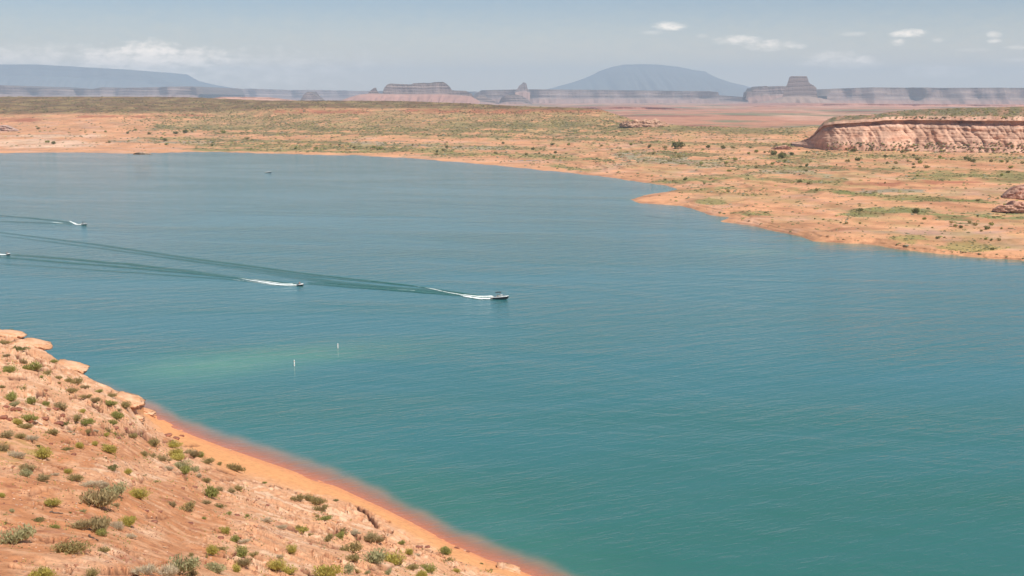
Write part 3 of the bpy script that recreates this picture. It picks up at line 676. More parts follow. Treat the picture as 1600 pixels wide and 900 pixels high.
# ------------------------------------------------------------------ cliff on the right
def smooth1(a, n):
    k = np.ones(n) / n; return np.convolve(np.pad(a, n, mode='edge'), k, 'same')[n:-n]
def build_cliff():
    px = np.arange(1238, 2060, 1.5)
    TOP = [(1238, 221), (1252, 219), (1264, 214), (1273, 207), (1280, 198), (1287, 192), (1304, 189), (1330, 187), (1368, 184.5), (1385, 182), (1420, 181.5), (1500, 182), (1600, 182.5), (2100, 180)]
    BOT = [(1238, 220), (1262, 223), (1300, 225), (1360, 227), (1440, 230), (1520, 234), (1600, 238), (2100, 262)]
    yt = np.interp(px, *zip(*TOP)); yb = np.interp(px, *zip(*BOT)) + 4
    nr = 120; T = np.linspace(0, 1, nr)[:, None]
    PXc = np.repeat(px[None], nr, 0); PYc = yt[None] + (yb - yt)[None] * T
    yt = yt + 1.1 * fbm(px / 11., px * 0, 4, 215, .65) * sstep(px, 1250, 1290)
    Y0 = []
    for x, y in zip(px, yb):
        hp = hit_far(x, y)[0]; Y0.append(hp.y if hp is not None else np.nan)
    Y0 = np.array(Y0); ok = ~np.isnan(Y0); Y0 = np.interp(px, px[ok], Y0[ok])
    kk = np.ones(41) / 41; Y0 = np.convolve(np.pad(Y0, 20, mode='edge'), kk, 'valid')[None]; Y0 = .5 * Y0 + .5 * np.mean(Y0); Y0 = Y0 + (np.clip(1310 - px, 0, 99) / 72.0)[None] ** 2 * 110
    zt = H - drop(yt)[None] * (Y0 + 60); zb = H - drop(yb)[None] * Y0
    Z = zt + (zb - zt) * T
    # overhanging dark ledge under the cap, then buttresses with gullies between
    xw = xfac(px, 210)[None] * Y0 + 0 * Z
    shear = Z * .45
    g1 = np.abs(fbm((xw + shear) / 17, Z / 45, 3, 201, .55)); g2 = fbm(xw / 6, Z / 9, 4, 202)
    but = np.clip(g1 * 3.2, 0, 1) ** .6
    band_ = np.interp(T, [0, .10, .13, .20, .26, .32, .6, .64, 1], [6, 1, 8, 7, 1, -1.5, -6, -8, -15]) * np.ones_like(Z)
    stra = .8 * sstep(fbm(Z / 5.5 + .4 * fbm(xw / 60, Z / 20, 3, 204), xw / 240, 3, 214), -.1, .25)
    gully = (1 - but) * 2.6 * (1 + .8 * fbm(xw / 45, Z / 30, 2, 212)) * sstep(T, .16, .3) * (1 - .5 * sstep(T, .8, 1))
    YY = Y0 + 17 + band_ + gully + g2 * 2.4 + stra
    XX = xfac(px, 200)[None] * YY
    c = mixn(np.broadcast_to(C(.60, .36, .25), Z.shape + (3,)), C(.50, .26, .17), sstep(fbm(xw / 20, Z / 6, 4, 205), -.1, .4))
    c = mixn(c, C(.58, .36, .25), sstep(np.sin(Z * .7 + 6 * fbm(xw / 50, Z / 12, 3, 206)), .2, 1) * .5 * (T < .5))
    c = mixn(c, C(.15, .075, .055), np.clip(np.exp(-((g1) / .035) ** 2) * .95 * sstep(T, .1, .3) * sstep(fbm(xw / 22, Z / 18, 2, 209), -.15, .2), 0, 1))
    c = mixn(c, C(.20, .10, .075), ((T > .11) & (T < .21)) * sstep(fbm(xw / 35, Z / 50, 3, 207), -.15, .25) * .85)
    c = mixn(c, C(.60, .42, .33), ((T > .20) & (T < .30)) * .5 * sstep(fbm(xw / 30, Z / 8, 3, 208), -.3, .2))
    XX = np.concatenate([XX, XX[-1:]]); YY = np.concatenate([YY, YY[-1:] - 2]); Z = np.concatenate([Z, Z[-1:] - 14]); c = np.concatenate([c, c[-1:]])
    # flat top going back, rising to a scrubby rim
    bX, bY, bZ, bC = [], [], [], []
    rim = np.interp(px, [1238, 1370, 1400, 1450, 1500, 1600, 2100], [0, 0, 3.0, 7.0, 9.0, 11, 12])
    for s, dz in ((12, .6), (60, 1.0), (140, 1.0), (260, .8), (420, .2), (650, -.6)):
        Yb = YY[0] + s; bY.append(Yb); bX.append(xfac(px, 200) * Yb)
        zz = Z[0] + rim * np.interp(s, [0, 12, 60, 140, 260, 420, 650], [0, .2, .55, .9, 1, .9, .5]) + .5 * fbm(bX[-1] / 20, Yb / 20, 3, 210) - (s > 500) * 40
        endf = np.interp(px, [1238, 1300], [1.0, 0.0]); zz = zz - endf * s * .06; bZ.append(zz)
        dens = sstep(fbm(bX[-1] / 15, Yb / 15, 3, 211), -.5, .1)[:, None]
        bC.append(C(.42, .22, .14) * (1 - dens) + C(.18, .15, .08) * dens)
    XX = np.concatenate([np.array(bX)[::-1], XX]); YY = np.concatenate([np.array(bY)[::-1], YY]); ZZ = np.concatenate([np.array(bZ)[::-1], Z]); CC = np.concatenate([np.array(bC)[::-1], c])
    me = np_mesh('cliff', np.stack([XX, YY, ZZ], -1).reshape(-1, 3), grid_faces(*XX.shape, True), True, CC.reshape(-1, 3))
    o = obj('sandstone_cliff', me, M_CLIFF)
    tag(o, 'long low red sandstone cliff with dark vertical cracks at the right edge', 'cliff', kind='structure'); return o
cliff = build_cliff()
BV_CLIFF = bvh_of(cliff.data)

def outcrop(name, label, cat, pts, Y, ybot, depth, seed, mat, col1, col2, step=.8, kind=None, over=1.2):
    """a low weathered rock mass whose front follows the listed tops; real thickness front to back"""
    x0, x1 = pts[0][0], pts[-1][0]
    hp, hn_, hd_ = hit_far(min((x0 + x1) / 2, 1600), ybot)
    if hp is not None: Y = hp.y
    px = np.arange(x0, x1 + step, step); yt = np.interp(px, *zip(*pts))
    m = Y / FPX
    nr, nb_ = 16, 10
    zt = H - drop(yt) * Y; zb = np.full_like(zt, H - float(drop(ybot)) * Y) - 1.0 * m
    hgt = np.maximum(zt - zb, .02); X0 = xfac(px, ybot) * Y
    endt = np.clip(np.minimum(px - x0, x1 - px) / (0.25 * (x1 - x0)), 0, 1) ** .5
    rows = []
    for k in range(nr):
        t_ = k / (nr - 1); z = zb + hgt * t_
        led_ = over * m * 1.8 * (sstep(np.full_like(z, (t_ * 3.3) % 1), .5, .9))
        off = -led_ * endt + hgt * .35 * t_ ** 2 + m * 5 * fbm(X0 / (m * 7) + seed, z / (m * 4), 5, seed, .65)
        rows.append((X0, Y - depth / 2 * endt + off, z))
    for k in range(1, nb_):
        t_ = k / (nb_ - 1)
        rows.append((X0, Y - depth / 2 * endt + hgt * .35 + t_ * depth * (endt + .05), zb + hgt * (np.cos(t_ * math.pi / 2) ** .7)))
    A = np.array(rows); Xr, Yr, Zr_ = A[:, 0], A[:, 1], A[:, 2]
    n_ = fbm(Xr / (m * 12), Zr_ / (m * 5) + Yr / (m * 14), 4, seed + 1)[..., None]
    c = col1 * (1 - sstep(n_, -.2, .3)) + col2 * sstep(n_, -.2, .3)
    me = np_mesh(name, np.stack([Xr, Yr, Zr_], -1).reshape(-1, 3), grid_faces(*Xr.shape), True, c.reshape(-1, 3))
    o = obj(name, me, mat); tag(o, label, cat, kind=kind); return o
f_r1, f_r2 = C(.54, .31, .22), C(.38, .19, .135)
outcrop('rock_outcrop', 'pale capped red rock outcrop at the right edge above the green strip', 'outcrop', [(1566, 306), (1572, 298), (1580, 290), (1592, 287), (1620, 285), (1680, 290), (1700, 306)], 805, 308, 30, 301, M_CLIFF, C(.58, .36, .27), f_r2)
outcrop('rock_outcrop', 'low broken rock shelf beside the dark bush at the right edge', 'outcrop', [(1552, 326), (1560, 320), (1575, 319), (1578, 312), (1590, 315), (1610, 318), (1690, 316), (1700, 328)], 742, 329, 22, 302, M_CLIFF, f_r1, f_r2)
outcrop('rock_outcrop', 'jagged red brown outcrop on the low ridge in the middle distance', 'outcrop', [(968, 193), (978, 188), (984, 190), (992, 186), (1000, 189), (1006, 185), (1015, 188), (1022, 184.5), (1030, 189), (1038, 190), (1046, 196)], 2120, 197, 50, 303, M_CLIFF, C(.52, .32, .22), C(.44, .25, .165), .5, over=.3)
outcrop('rock_outcrop', 'pale grey slab lying at the far left waterline', 'outcrop', [(208, 240), (214, 238.2), (222, 237.5), (232, 238.8), (236, 240)], 1560, 240.5, 10, 304, M_CLIFF, C(.62, .47, .35), C(.5, .33, .22), .4)
outcrop('rock_outcrop', 'small grey rock dome on the pink slope at the left edge', 'outcrop', [(-30, 203), (0, 196), (14, 195), (22, 199), (30, 203)], 2230, 204, 40, 305, M_CLIFF, C(.47, .33, .27), C(.36, .22, .17), .6)
outcrop('rock_outcrop', 'low red mound in front of the cliff end', 'outcrop', [(1205, 232), (1214, 228), (1226, 226.5), (1232, 229), (1238, 232)], 1490, 233, 20, 306, M_CLIFF, f_r1, f_r2, .5)

# ------------------------------------------------------------------ mesas and buttes on the horizon
def mesa(name, label, Y, prof, base, tf=.42, cap=C(.16, .12, .10), face=C(.20, .14, .125), light=C(.40, .30, .25), talus=C(.34, .20, .155), seed=1, relief=1.0, depth=None, step=1.0, ws=1.0, a2=2.0, back=True, smoothp=False, plateau=0.25, alcove=1.0, taper=6):
    m = Y / FPX
    px = np.arange(prof[0][0], prof[-1][0] + step, step)
    yt = np.interp(px, *zip(*prof))
    yt = yt + (0 if smoothp else .35) * fbm(px / 5., px * 0 + seed, 3, seed + 5)
    if isinstance(base, (int, float)): base = [(prof[0][0], base), (prof[-1][0], base)]
    yb = np.interp(px, *zip(*base)) + 1.2
    zt = H - drop(yt) * Y; zb = H - drop(yb) * Y; hg = np.maximum(zt - zb, 1.0)
    nr = 44; t_ = np.linspace(0, 1, nr)[:, None]
    X0 = xfac(px, 142.0) * Y
    Z = zb + hg * t_
    xs = X0[None] + 0 * Z
    hm = np.max(hg)
    # alcoves and spurs: the wall line swings in and out
    A1 = fbm(xs / (m * 46), Z / (hm * 2.5) + seed, 2, seed, .5); A2 = fbm(xs / (m * 9), Z / (hm * 1.5) + seed, 4, seed + 1, .6)
    swing = (A1 * 34 * alcove + A2 * a2) * m * relief
    tal = np.clip((tf - t_) / max(tf, 1e-3), 0, 1)
    talw = hm * tf * 1.7
    spur = np.abs(fbm(xs / (m * 17), Z / (hm * 2) + seed * 3.3, 2, seed + 2)) * 2.2 * (0.25 if smoothp else .8)
    stt = sstep(((Z / (hm * .17)) + .5 * A1) % 1, .55, .95) * m * .8
    end = np.clip(np.minimum(px - px[0], px[-1] - px) / taper, 0, 1)[None] ** .5
    YY = Y + swing * (1 - .55 * tal) - talw * ws * tal * (.55 + .6 * (1 - np.clip(spur, 0, 1))) + stt * (t_ > tf) + np.clip(t_ - tf, 0, 1) * hg * .18
    XX = xs
    s_n = fbm(xs / (m * 60), Z / (hm * .09), 4, seed + 9)
    c = mixn(np.broadcast_to(face, Z.shape + (3,)), light, sstep(np.sin(Z / hm * 21 + seed + 1.4 * A1) + s_n * 1.6, .25, 1.2) * .55)
    c = mixn(c, light, sstep(A2, .15, .6) * .15)
    c = mixn(c, np.broadcast_to(talus, c.shape), sstep(tal, .02, .35) * .85)
    c = mixn(c, np.broadcast_to(cap, c.shape), sstep(t_, .86, .97) * np.ones_like(Z) * .8)
    D = depth or plateau * Y
    rX, rY, rZ, rC = [], [], [], []
    xc = X0.mean(); nar = .5 if D < 1000 else 0.0          # free-standing buttes are rounded in plan
    for f in (.12, .5, 1.0):
        rY.append(YY[-1] + D * f); rX.append(xc + (X0 - xc) * (1 - nar * f ** 1.5)); rZ.append(Z[-1] - (0.0008 * D * f)); rC.append(np.broadcast_to(cap, (len(px), 3)))
    rY.append(YY[-1] + D * 1.05); rX.append(xc + (X0 - xc) * (1 - nar)); rZ.append(zb); rC.append(np.broadcast_to(talus, (len(px), 3)))
    XX = np.concatenate([XX, rX]); YY = np.concatenate([YY, rY]); Z = np.concatenate([Z, rZ]); c = np.concatenate([c, rC])
    # sink the foot below the plain
    XX = np.concatenate([XX[:1], XX]); YY = np.concatenate([YY[:1] - 5, YY]); Z = np.concatenate([Z[:1] * 0 + 2.0, Z]); c = np.concatenate([c[:1], c])
    me = np_mesh(name, np.stack([XX, YY, Z], -1).reshape(-1, 3), grid_faces(*XX.shape), True, c.reshape(-1, 3))
    o = obj(name, me, M_MESA)
    tag(o, label, 'mesa' if 'mesa' in name else ('mountain' if 'mountain' in name else 'butte'), kind='structure'); return o
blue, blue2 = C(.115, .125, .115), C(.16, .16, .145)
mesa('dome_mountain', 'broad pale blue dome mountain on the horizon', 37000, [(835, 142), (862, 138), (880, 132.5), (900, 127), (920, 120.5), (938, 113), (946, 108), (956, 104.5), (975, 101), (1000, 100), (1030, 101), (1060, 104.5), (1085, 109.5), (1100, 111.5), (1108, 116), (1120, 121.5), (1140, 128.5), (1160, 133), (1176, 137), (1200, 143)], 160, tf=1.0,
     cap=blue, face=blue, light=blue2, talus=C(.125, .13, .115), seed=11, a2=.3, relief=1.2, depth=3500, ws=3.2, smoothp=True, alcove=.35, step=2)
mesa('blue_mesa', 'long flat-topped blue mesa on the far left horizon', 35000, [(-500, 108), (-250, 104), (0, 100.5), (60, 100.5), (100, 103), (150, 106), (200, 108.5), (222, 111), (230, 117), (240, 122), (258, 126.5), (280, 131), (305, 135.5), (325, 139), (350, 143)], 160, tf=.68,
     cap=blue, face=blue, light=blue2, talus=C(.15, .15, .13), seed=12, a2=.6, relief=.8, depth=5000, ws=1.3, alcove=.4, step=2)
mesa('mesa', 'grey banded mesa wall rising behind the left end of the scrubby plateau', 17500, [(-500, 133), (0, 133), (45, 137), (90, 138), (140, 139), (157, 136), (185, 137.5), (240, 136), (300, 135), (308, 138), (312, 147)], 156, seed=13, depth=3000)
mesa('mesa', 'pale far mesa line left of the castle-like butte', 24000, [(306, 143), (330, 141), (345, 139), (390, 138.5), (450, 140.5), (500, 140.5), (560, 142), (640, 142), (745, 143), (752, 147)], 160, seed=14, depth=4000)
mesa('butte', 'dark pointed butte below the pale left mesa line', 13500, [(468, 158), (474, 149), (478, 144.5), (482, 143), (486, 146), (494, 150), (502, 153), (508, 158)], 160, seed=15, depth=400, tf=.3, step=.7, alcove=.3)
mesa('mound', 'pink layered mound under the castle-like butte', 11500, [(528, 159), (545, 152), (562, 147.5), (580, 146), (600, 147), (650, 147), (700, 147), (735, 150), (750, 158)], 162, seed=16, tf=1.0, ws=2.2, cap=C(.36, .21, .16), face=C(.42, .22, .165), talus=C(.42, .22, .165), light=C(.50, .32, .25), depth=900, alcove=.3)
mesa('butte', 'small knob butte just left of the castle-like butte', 11800, [(572, 149), (577, 143), (582, 139), (585.5, 137), (588, 140), (590, 144), (596, 149)], 151, seed=17, depth=160, tf=.35, step=.5, alcove=.15, taper=2)
mesa('butte', 'wide castle-like butte with two rounded humps', 12200, [(597, 148), (600, 138), (604, 133), (609, 130.5), (622, 131), (633, 133), (640, 132.8), (646, 130), (660, 129.2), (672, 129.5), (680, 128), (692, 127.8), (698, 131), (703, 136), (706, 141), (712, 141.5), (728, 142), (736, 146), (740, 151)], 152, seed=18, depth=700, tf=.3, step=.7, alcove=.25)
mesa('mesa', 'long banded mesa running under the pale dome mountain', 17000, [(738, 150), (746, 144.5), (752, 141), (800, 140), (830, 139.5), (900, 140), (980, 141), (1060, 142), (1110, 142.5), (1122, 144), (1124, 149), (1140, 150), (1170, 152)], 164, seed=19, depth=3500, tf=.5)
mesa('butte', 'tiny rock pinnacle standing on the banded mesa', 16500, [(805, 142), (809, 138), (811, 134), (815, 131.5), (818, 128.5), (821.5, 129.5), (823, 133), (824, 138), (828, 142)], 144, seed=20, depth=160, tf=.25, step=.4, alcove=.1, taper=1.5)
mesa('butte', 'dark blue low butte at the foot of the pinnacle', 14000, [(778, 162), (784, 152), (792, 148.5), (806, 147.5), (816, 150), (824, 155), (832, 162)], 163, seed=21, depth=600, tf=.35, alcove=.3)
mesa('butte', 'dark rounded butte right of the castle-like butte', 13600, [(740, 160), (745, 151), (752, 148), (760, 151), (768, 155), (778, 161)], 162, seed=26, depth=500, tf=.35, alcove=.3)
mesa('mesa', 'ragged low mesa just left of the tall flat-topped butte', 13800, [(1166, 153), (1169, 144), (1176, 142), (1181, 137), (1186, 137), (1189, 140), (1193, 135.5), (1198, 134), (1203, 137), (1215, 134.5), (1228, 134.5), (1236, 138), (1240, 148)], 156, seed=22, depth=900, tf=.45, step=.7, alcove=.25)
mesa('tower_butte', 'tall flat-topped tower butte rising above the right horizon', 12800, [(1222, 153), (1225, 146), (1228, 137), (1231, 131), (1233, 125), (1234.5, 120), (1238, 118.8), (1261, 119), (1262.5, 122), (1264, 128), (1266.5, 131), (1272, 133.5), (1276, 137), (1277.5, 148), (1279, 155)], 156, seed=23, light=C(.21, .145, .12), depth=110, tf=.12, a2=1.0, ws=.4, cap=C(.18, .13, .11), face=C(.19, .125, .105), step=.4, alcove=.12, relief=.8, taper=8)
mesa('talus_slope', 'grey talus skirt at the foot of the tall flat-topped butte', 12500, [(1180, 161), (1205, 157), (1222, 152), (1245, 150), (1265, 150.5), (1282, 153), (1300, 157), (1318, 162)], 163, seed=24, tf=1.0, ws=2.0, depth=500, cap=C(.30, .21, .17), face=C(.32, .22, .175), talus=C(.34, .23, .18), light=C(.4, .27, .2), alcove=.2)
mesa('mesa', 'long straight mesa wall with shadowed alcoves at the right horizon', 14500, [(1290, 150), (1296, 144), (1300, 140), (1308, 138.5), (1340, 137.5), (1365, 136.5), (1450, 137), (1600, 137), (2000, 138)], 168, seed=25, depth=4000, tf=.48, alcove=1.3)
mesa('mesa', 'low pink bench of rock below the right mesa wall', 9800, [(1120, 171), (1180, 166), (1260, 163), (1330, 161.5), (1450, 163), (1600, 164), (2000, 164)], 174, seed=27, depth=2500, tf=.8, ws=2.4, cap=C(.40, .20, .145), face=C(.47, .24, .175), talus=C(.46, .24, .18), light=C(.56, .34, .26), alcove=.5)
mesa('mesa', 'low red bench crossing the desert floor below the banded mesa', 7200, [(850, 172), (900, 168), (980, 166.5), (1060, 169), (1130, 172), (1200, 171), (1290, 174), (1320, 178)], 180, seed=28, depth=1500, tf=.8, ws=2.4, cap=C(.34, .18, .13), face=C(.42, .19, .13), talus=C(.44, .22, .16), light=C(.5, .3, .22), alcove=.5)
mesa('mesa', 'narrow sunlit pink bench behind the left plateau', 8800, [(318, 155), (345, 151.5), (390, 151.5), (430, 154), (470, 158)], 160, seed=29, depth=700, tf=.8, ws=2, cap=C(.5, .28, .2), face=C(.55, .3, .21), talus=C(.55, .3, .21), light=C(.6, .38, .28), alcove=.3)
#PART3

# ------------------------------------------------------------------ rocks and slabs on the near hillside
def icos(sub):
    bm = bmesh.new(); bmesh.ops.create_icosphere(bm, subdivisions=sub, radius=1.0)
    v = np.array([x.co[:] for x in bm.verts]); f = np.array([[y.index for y in x.verts] for x in bm.faces]); bm.free(); return v, f
def rock_mesh(name, seed, sx, sy, sz, sub=3, blocky=.8, rough=.26, mat=None, c1=None, c2=None, layers=0):
    v, f = icos(sub)
    p = np.sign(v) * np.abs(v) ** (1 - blocky * .6)
    p = p / np.maximum(np.linalg.norm(p, axis=1), 1e-6)[:, None] ** .6
    n = fbm(v[:, 0] * 1.3 + seed * 3.1 + v[:, 2], v[:, 1] * 1.3 + v[:, 2] * .7, 4, seed)
    p = p * (1 + rough * 2 * n)[:, None]
    if layers: p[:, :2] *= (1 + .10 * np.sign(np.sin(p[:, 2:3] * layers + n[:, None] * 2)))
    p[:, 2] += .12 * fbm(v[:, 0] * 2 + seed, v[:, 1] * 2, 3, seed + 4)
    p *= np.array([sx, sy, sz])
    k = sstep(n + .25 * fbm(v[:, 0] * 5, v[:, 1] * 5 + v[:, 2] * 3, 3, seed + 8), -.15, .2)[:, None]
    me = np_mesh(name, p, f, sub > 2, (np.array(c1) * (1 - k) + np.array(c2) * k))
    me.materials.append(mat or M_NEAR); return me
R_PALE = ((.74, .44, .27), (.62, .32, .17)); R_RED = ((.24, .095, .065), (.36, .16, .10)); R_BUFF = ((.60, .40, .28), (.5, .27, .17))
def put_rock(px, py, wpx, hpx, rot, tilt, label, pal, seed, depth=1.0, layers=0, sink=.25, name='rock', cat='rock', group=None, sub=3):
    p, n, d = hit_near(px, py)
    if p is None: return
    m = d / FPX; sx = wpx * m / 2; sz = hpx * m / 2
    me = rock_mesh(name, seed, sx, sx * depth, sz, sub, mat=M_NEAR, c1=pal[0], c2=pal[1], layers=layers)
    o = obj(name, me); o.location = p + Vector((0, 0, sz * (1 - 2 * sink))); o.rotation_euler = (math.radians(tilt), math.radians(rot), 0)
    tag(o, label, cat, group); return o
SLABS = [(50, 540, 50, 13, 9, 'rounded pale slab jutting over the water at the top of the crest', 0), (113, 574, 46, 10, 16, 'overhanging flat slab on the crest, pointing at the water like a beak', 0), (198, 626, 50, 13, 17, 'rounded pale slab ending the crest just above the beach', 0),
         (226, 645, 30, 9, 20, 'layered pale slab below the rounded one where the beach starts', 14), (214, 653, 22, 7, 14, 'thin broken slab under the layered one at the beach start', 14), (796, 890, 34, 9, 16, 'pale wedge of rock beside the waterline at the bottom centre', 0), (616, 846, 34, 11, 28, 'tilted flat slab beside the cracked rock near the beach', 0),
         (15, 523, 40, 9, 8, 'low pale slab at the very top left of the crest', 0)]
for i, (x, y, w, h, r, lab, ly) in enumerate(SLABS):
    put_rock(x, y, w, h, r, 0, lab, R_PALE, 400 + i, .9, ly or 5, .42, 'rock_slab', 'rock slab', 'pale slabs along the crest and beach', 4)
RK = [(10, 637, 9, 5), (20, 640, 8, 5), (29, 641, 10, 6), (6, 654, 11, 7), (15, 657, 9, 6), (25, 655, 7, 5), (75, 641, 7, 5), (98, 651, 8, 7), (48, 659, 7, 4), (86, 640, 12, 4), (70, 655, 13, 5), (92, 662, 14, 5), (181, 669, 9, 4), (196, 671, 8, 4), (262, 681, 13, 5), (275, 686, 11, 5), (266, 690, 9, 4), (284, 682, 8, 4),
      (24, 878, 6, 4), (286, 763, 6, 3), (304, 762, 9, 4), (115, 711, 8, 4), (229, 799, 8, 3), (370, 806, 9, 4), (241, 816, 11, 4), (297, 818, 11, 3), (345, 841, 11, 4), (714, 857, 9, 4), (731, 863, 6, 3), (726, 859, 4, 3), (655, 855, 12, 3), (668, 855, 9, 3), (203, 664, 8, 3), (36, 819, 4, 3), (145, 790, 5, 3), (55, 795, 4, 3),
      (33, 790, 5, 4), (115, 870, 5, 3), (305, 706, 5, 4), (360, 700, 4, 3), (250, 800, 7, 3), (160, 832, 4, 3), (380, 868, 5, 3), (440, 880, 5, 3), (520, 884, 6, 3), (185, 686, 9, 4), (80, 694, 6, 3), (215, 741, 5, 3), (245, 749, 5, 3), (325, 786, 6, 3), (418, 790, 6, 3), (70, 720, 5, 3), (18, 735, 5, 3), (470, 892, 6, 3)]
RZ = [(lambda x, y: x < 110 and y < 670, 'in the rubble at the left edge'), (lambda x, y: x < 240 and y < 690, 'on the slope below the slab crest'), (lambda x, y: y < 715 and x < 400, 'by shrubs where the beach begins'),
      (lambda x, y: x > 640, 'near the waterline at the bottom centre'), (lambda x, y: x > 310, 'on pale rock left of the beach'), (lambda x, y: y > 780, 'on bare red soil at the lower left'), (lambda x, y: True, 'on open ground right of the grey shrubs')]
ORD = ['first', 'second', 'third', 'fourth', 'fifth', 'sixth', 'seventh', 'eighth', 'ninth', 'tenth', 'eleventh', 'twelfth', 'thirteenth', 'fourteenth', 'fifteenth', 'sixteenth', 'seventeenth', 'eighteenth', 'nineteenth', 'twentieth']
rz_ = {}
for i, r in enumerate(RK):
    z = next(k for k, (f, _) in enumerate(RZ) if f(r[0], r[1])); rz_.setdefault(z, []).append(i)
for z, ids in rz_.items():
    ids.sort(key=lambda i: RK[i][0])
    for k, i in enumerate(ids):
        x, y, w, h = RK[i]; red = w > 5
        lab = f"{ORD[k]} {'dark red' if red else 'buff'} stone from the left {RZ[z][1]}"
        put_rock(x, y, w, h, random.Random(i).uniform(-8, 8), 0, lab, R_RED if red else R_BUFF, 500 + i, .8, 0, .3, 'stone', 'stone', 'loose stones on the near hillside', 2)
M_WOOD = plain('bleached_wood', (.55, .48, .40), .9, spec=.1, scale=5)
M_DWOOD = plain('dark_wood', (.16, .11, .08), .9, spec=.1, scale=5)
def driftwood(p1, p2, label, mat, r):
    a = hit_near(*p1)[0]; b = hit_near(*p2)[0]
    if a is None or b is None: return
    bm = bmesh.new(); rings = []; d = (b - a); rr = random.Random(int(p1[0]))
    side = d.cross(Vector((0, 0, 1))).normalized()
    for k in range(7):
        t_ = k / 6; c = d * t_ + Vector((0, 0, r * .8)) + side * rr.uniform(-r, r) * 1.2
        rings.append([bm.verts.new(c + (side * math.cos(q) + Vector((0, 0, 1)) * math.sin(q)) * r * (1 - .55 * t_)) for q in [j * math.pi / 3 for j in range(6)]])
    for A_, B_ in zip(rings, rings[1:]):
        for j in range(6): bm.faces.new((A_[j], A_[(j + 1) % 6], B_[(j + 1) % 6], B_[j]))
    bm.faces.new(rings[0][::-1]); bm.faces.new(rings[-1])
    me = bpy.data.meshes.new('driftwood'); bm.to_mesh(me); bm.free()
    o = obj('driftwood', me, mat); o.location = a; tag(o, label, 'driftwood', 'sticks lying on the hillside')
driftwood((54, 658), (67, 665), 'short white bleached stick among the dark red stones', M_WOOD, .16)
driftwood((78, 801), (98, 804), 'dark stick on red soil below the large grey brown shrub', M_DWOOD, .10)
driftwood((138, 838), (152, 846), 'dark slanting stick below the wide brown shrub', M_DWOOD, .10)

# ------------------------------------------------------------------ shrubs
LOOK = {'yg': ('yellow-green', (.38, .34, .07), (.56, .47, .13)), 'gr': ('green', (.24, .26, .07), (.42, .39, .12)), 'ol': ('olive', (.27, .22, .09), (.46, .36, .15)), 'br': ('brown', (.30, .23, .11), (.50, .39, .20)),
        'sg': ('pale sage', (.31, .30, .14), (.50, .46, .25)), 'gy': ('grey twiggy', (.50, .40, .26), (.72, .60, .42)), 'dg': ('dark green', (.14, .145, .05), (.26, .24, .09))}
LM = {k: leaf_mat('leaves_' + v[0].replace(' ', '_').replace('-', '_'), v[1], v[2]) for k, v in LOOK.items()}
M_TWIG = plain('shrub_twigs', (.24, .17, .12), .9, spec=.1)
M_TWIGG = plain('dead_twigs', (.42, .36, .30), .9, spec=.1)
def foliage_mesh(seed, hr=.62, n=620, nb=260, blade=.9, leaf=.085, lobes=5, tuft=False):
    R = np.random.RandomState(seed); V, F, RN = [], [], []
    lc = np.stack([R.uniform(-.6, .6, lobes), R.uniform(-.6, .6, lobes), R.uniform(.25, .6, lobes) * hr], 1); lr = R.uniform(.28, .58, lobes)
    lc[0] = (0, 0, .45 * hr); lr[0] = .56
    def add(tri, r):
        o = len(V); V.extend(tri); RN.extend([r] * len(tri)); F.append((o, o + 1, o + 2))
    for _ in range(nb):
        k = R.randint(lobes); az_ = R.uniform(0, 2 * math.pi); e_ = math.asin(R.uniform(.12, 1)); L = R.uniform(.75, 1.12) * lr[k]
        tip = lc[k] + L * np.array([math.cos(az_) * math.cos(e_), math.sin(az_) * math.cos(e_), math.sin(e_) * hr * 1.35])
        base = np.array([lc[k][0] * .5, lc[k][1] * .5, 0]) + R.uniform(-.08, .08, 3) * [1, 1, 0]
        d = tip - base; s_ = np.cross(d, R.normal(size=3)); s_ = s_ / (np.linalg.norm(s_) + 1e-6) * R.uniform(.018, .035) * blade
        add([base + d * .35 - s_, base + d * .35 + s_, tip], R.uniform(.0, .7))
    for _ in range(n):
        k = R.randint(lobes); v = R.normal(size=3); v /= np.linalg.norm(v); v[2] = abs(v[2]) if R.rand() < .8 else v[2]
        r = lr[k] * R.uniform(.55, 1.05); c = lc[k] + v * r * [1, 1, hr * 1.25]; c[2] = max(c[2], .02)
        a = R.normal(size=3); a /= np.linalg.norm(a); b = np.cross(a, R.normal(size=3)); b /= np.linalg.norm(b) + 1e-6
        s_ = leaf * R.uniform(.6, 1.4); a = a * .5 + [0, 0, .5]
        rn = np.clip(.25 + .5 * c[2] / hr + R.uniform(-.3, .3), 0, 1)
        add([c - b * s_ * .5, c + b * s_ * .5, c + a * s_ * 1.6], rn)
    V = np.array(V); V[:, 2] -= .03
    return np_mesh('foliage', V, F, False, None, {'rnd': RN})
def stems_mesh(seed, hr=.6, n=16):
    R = np.random.RandomState(seed); V, F = [], []
    for _ in range(n):
        a = R.uniform(0, 6.28); e_ = R.uniform(.35, 1.4); L = R.uniform(.6, .95)
        d = np.array([math.cos(a) * math.cos(e_), math.sin(a) * math.cos(e_), math.sin(e_) * hr * 1.4]) * L
        s1 = np.cross(d, [0, 0, 1.]); s1 /= np.linalg.norm(s1) + 1e-6; s2 = np.cross(d, s1); s2 /= np.linalg.norm(s2) + 1e-6
        o = len(V); r = .022
        V += [s1 * r + [0, 0, -.06], -s1 * r * .5 + s2 * r + [0, 0, -.06], -s1 * r * .5 - s2 * r + [0, 0, -.06], d]
        F += [(o, o + 1, o + 3), (o + 1, o + 2, o + 3), (o + 2, o, o + 3)]
    return np_mesh('stems', np.array(V), F, False)
FOL = {}
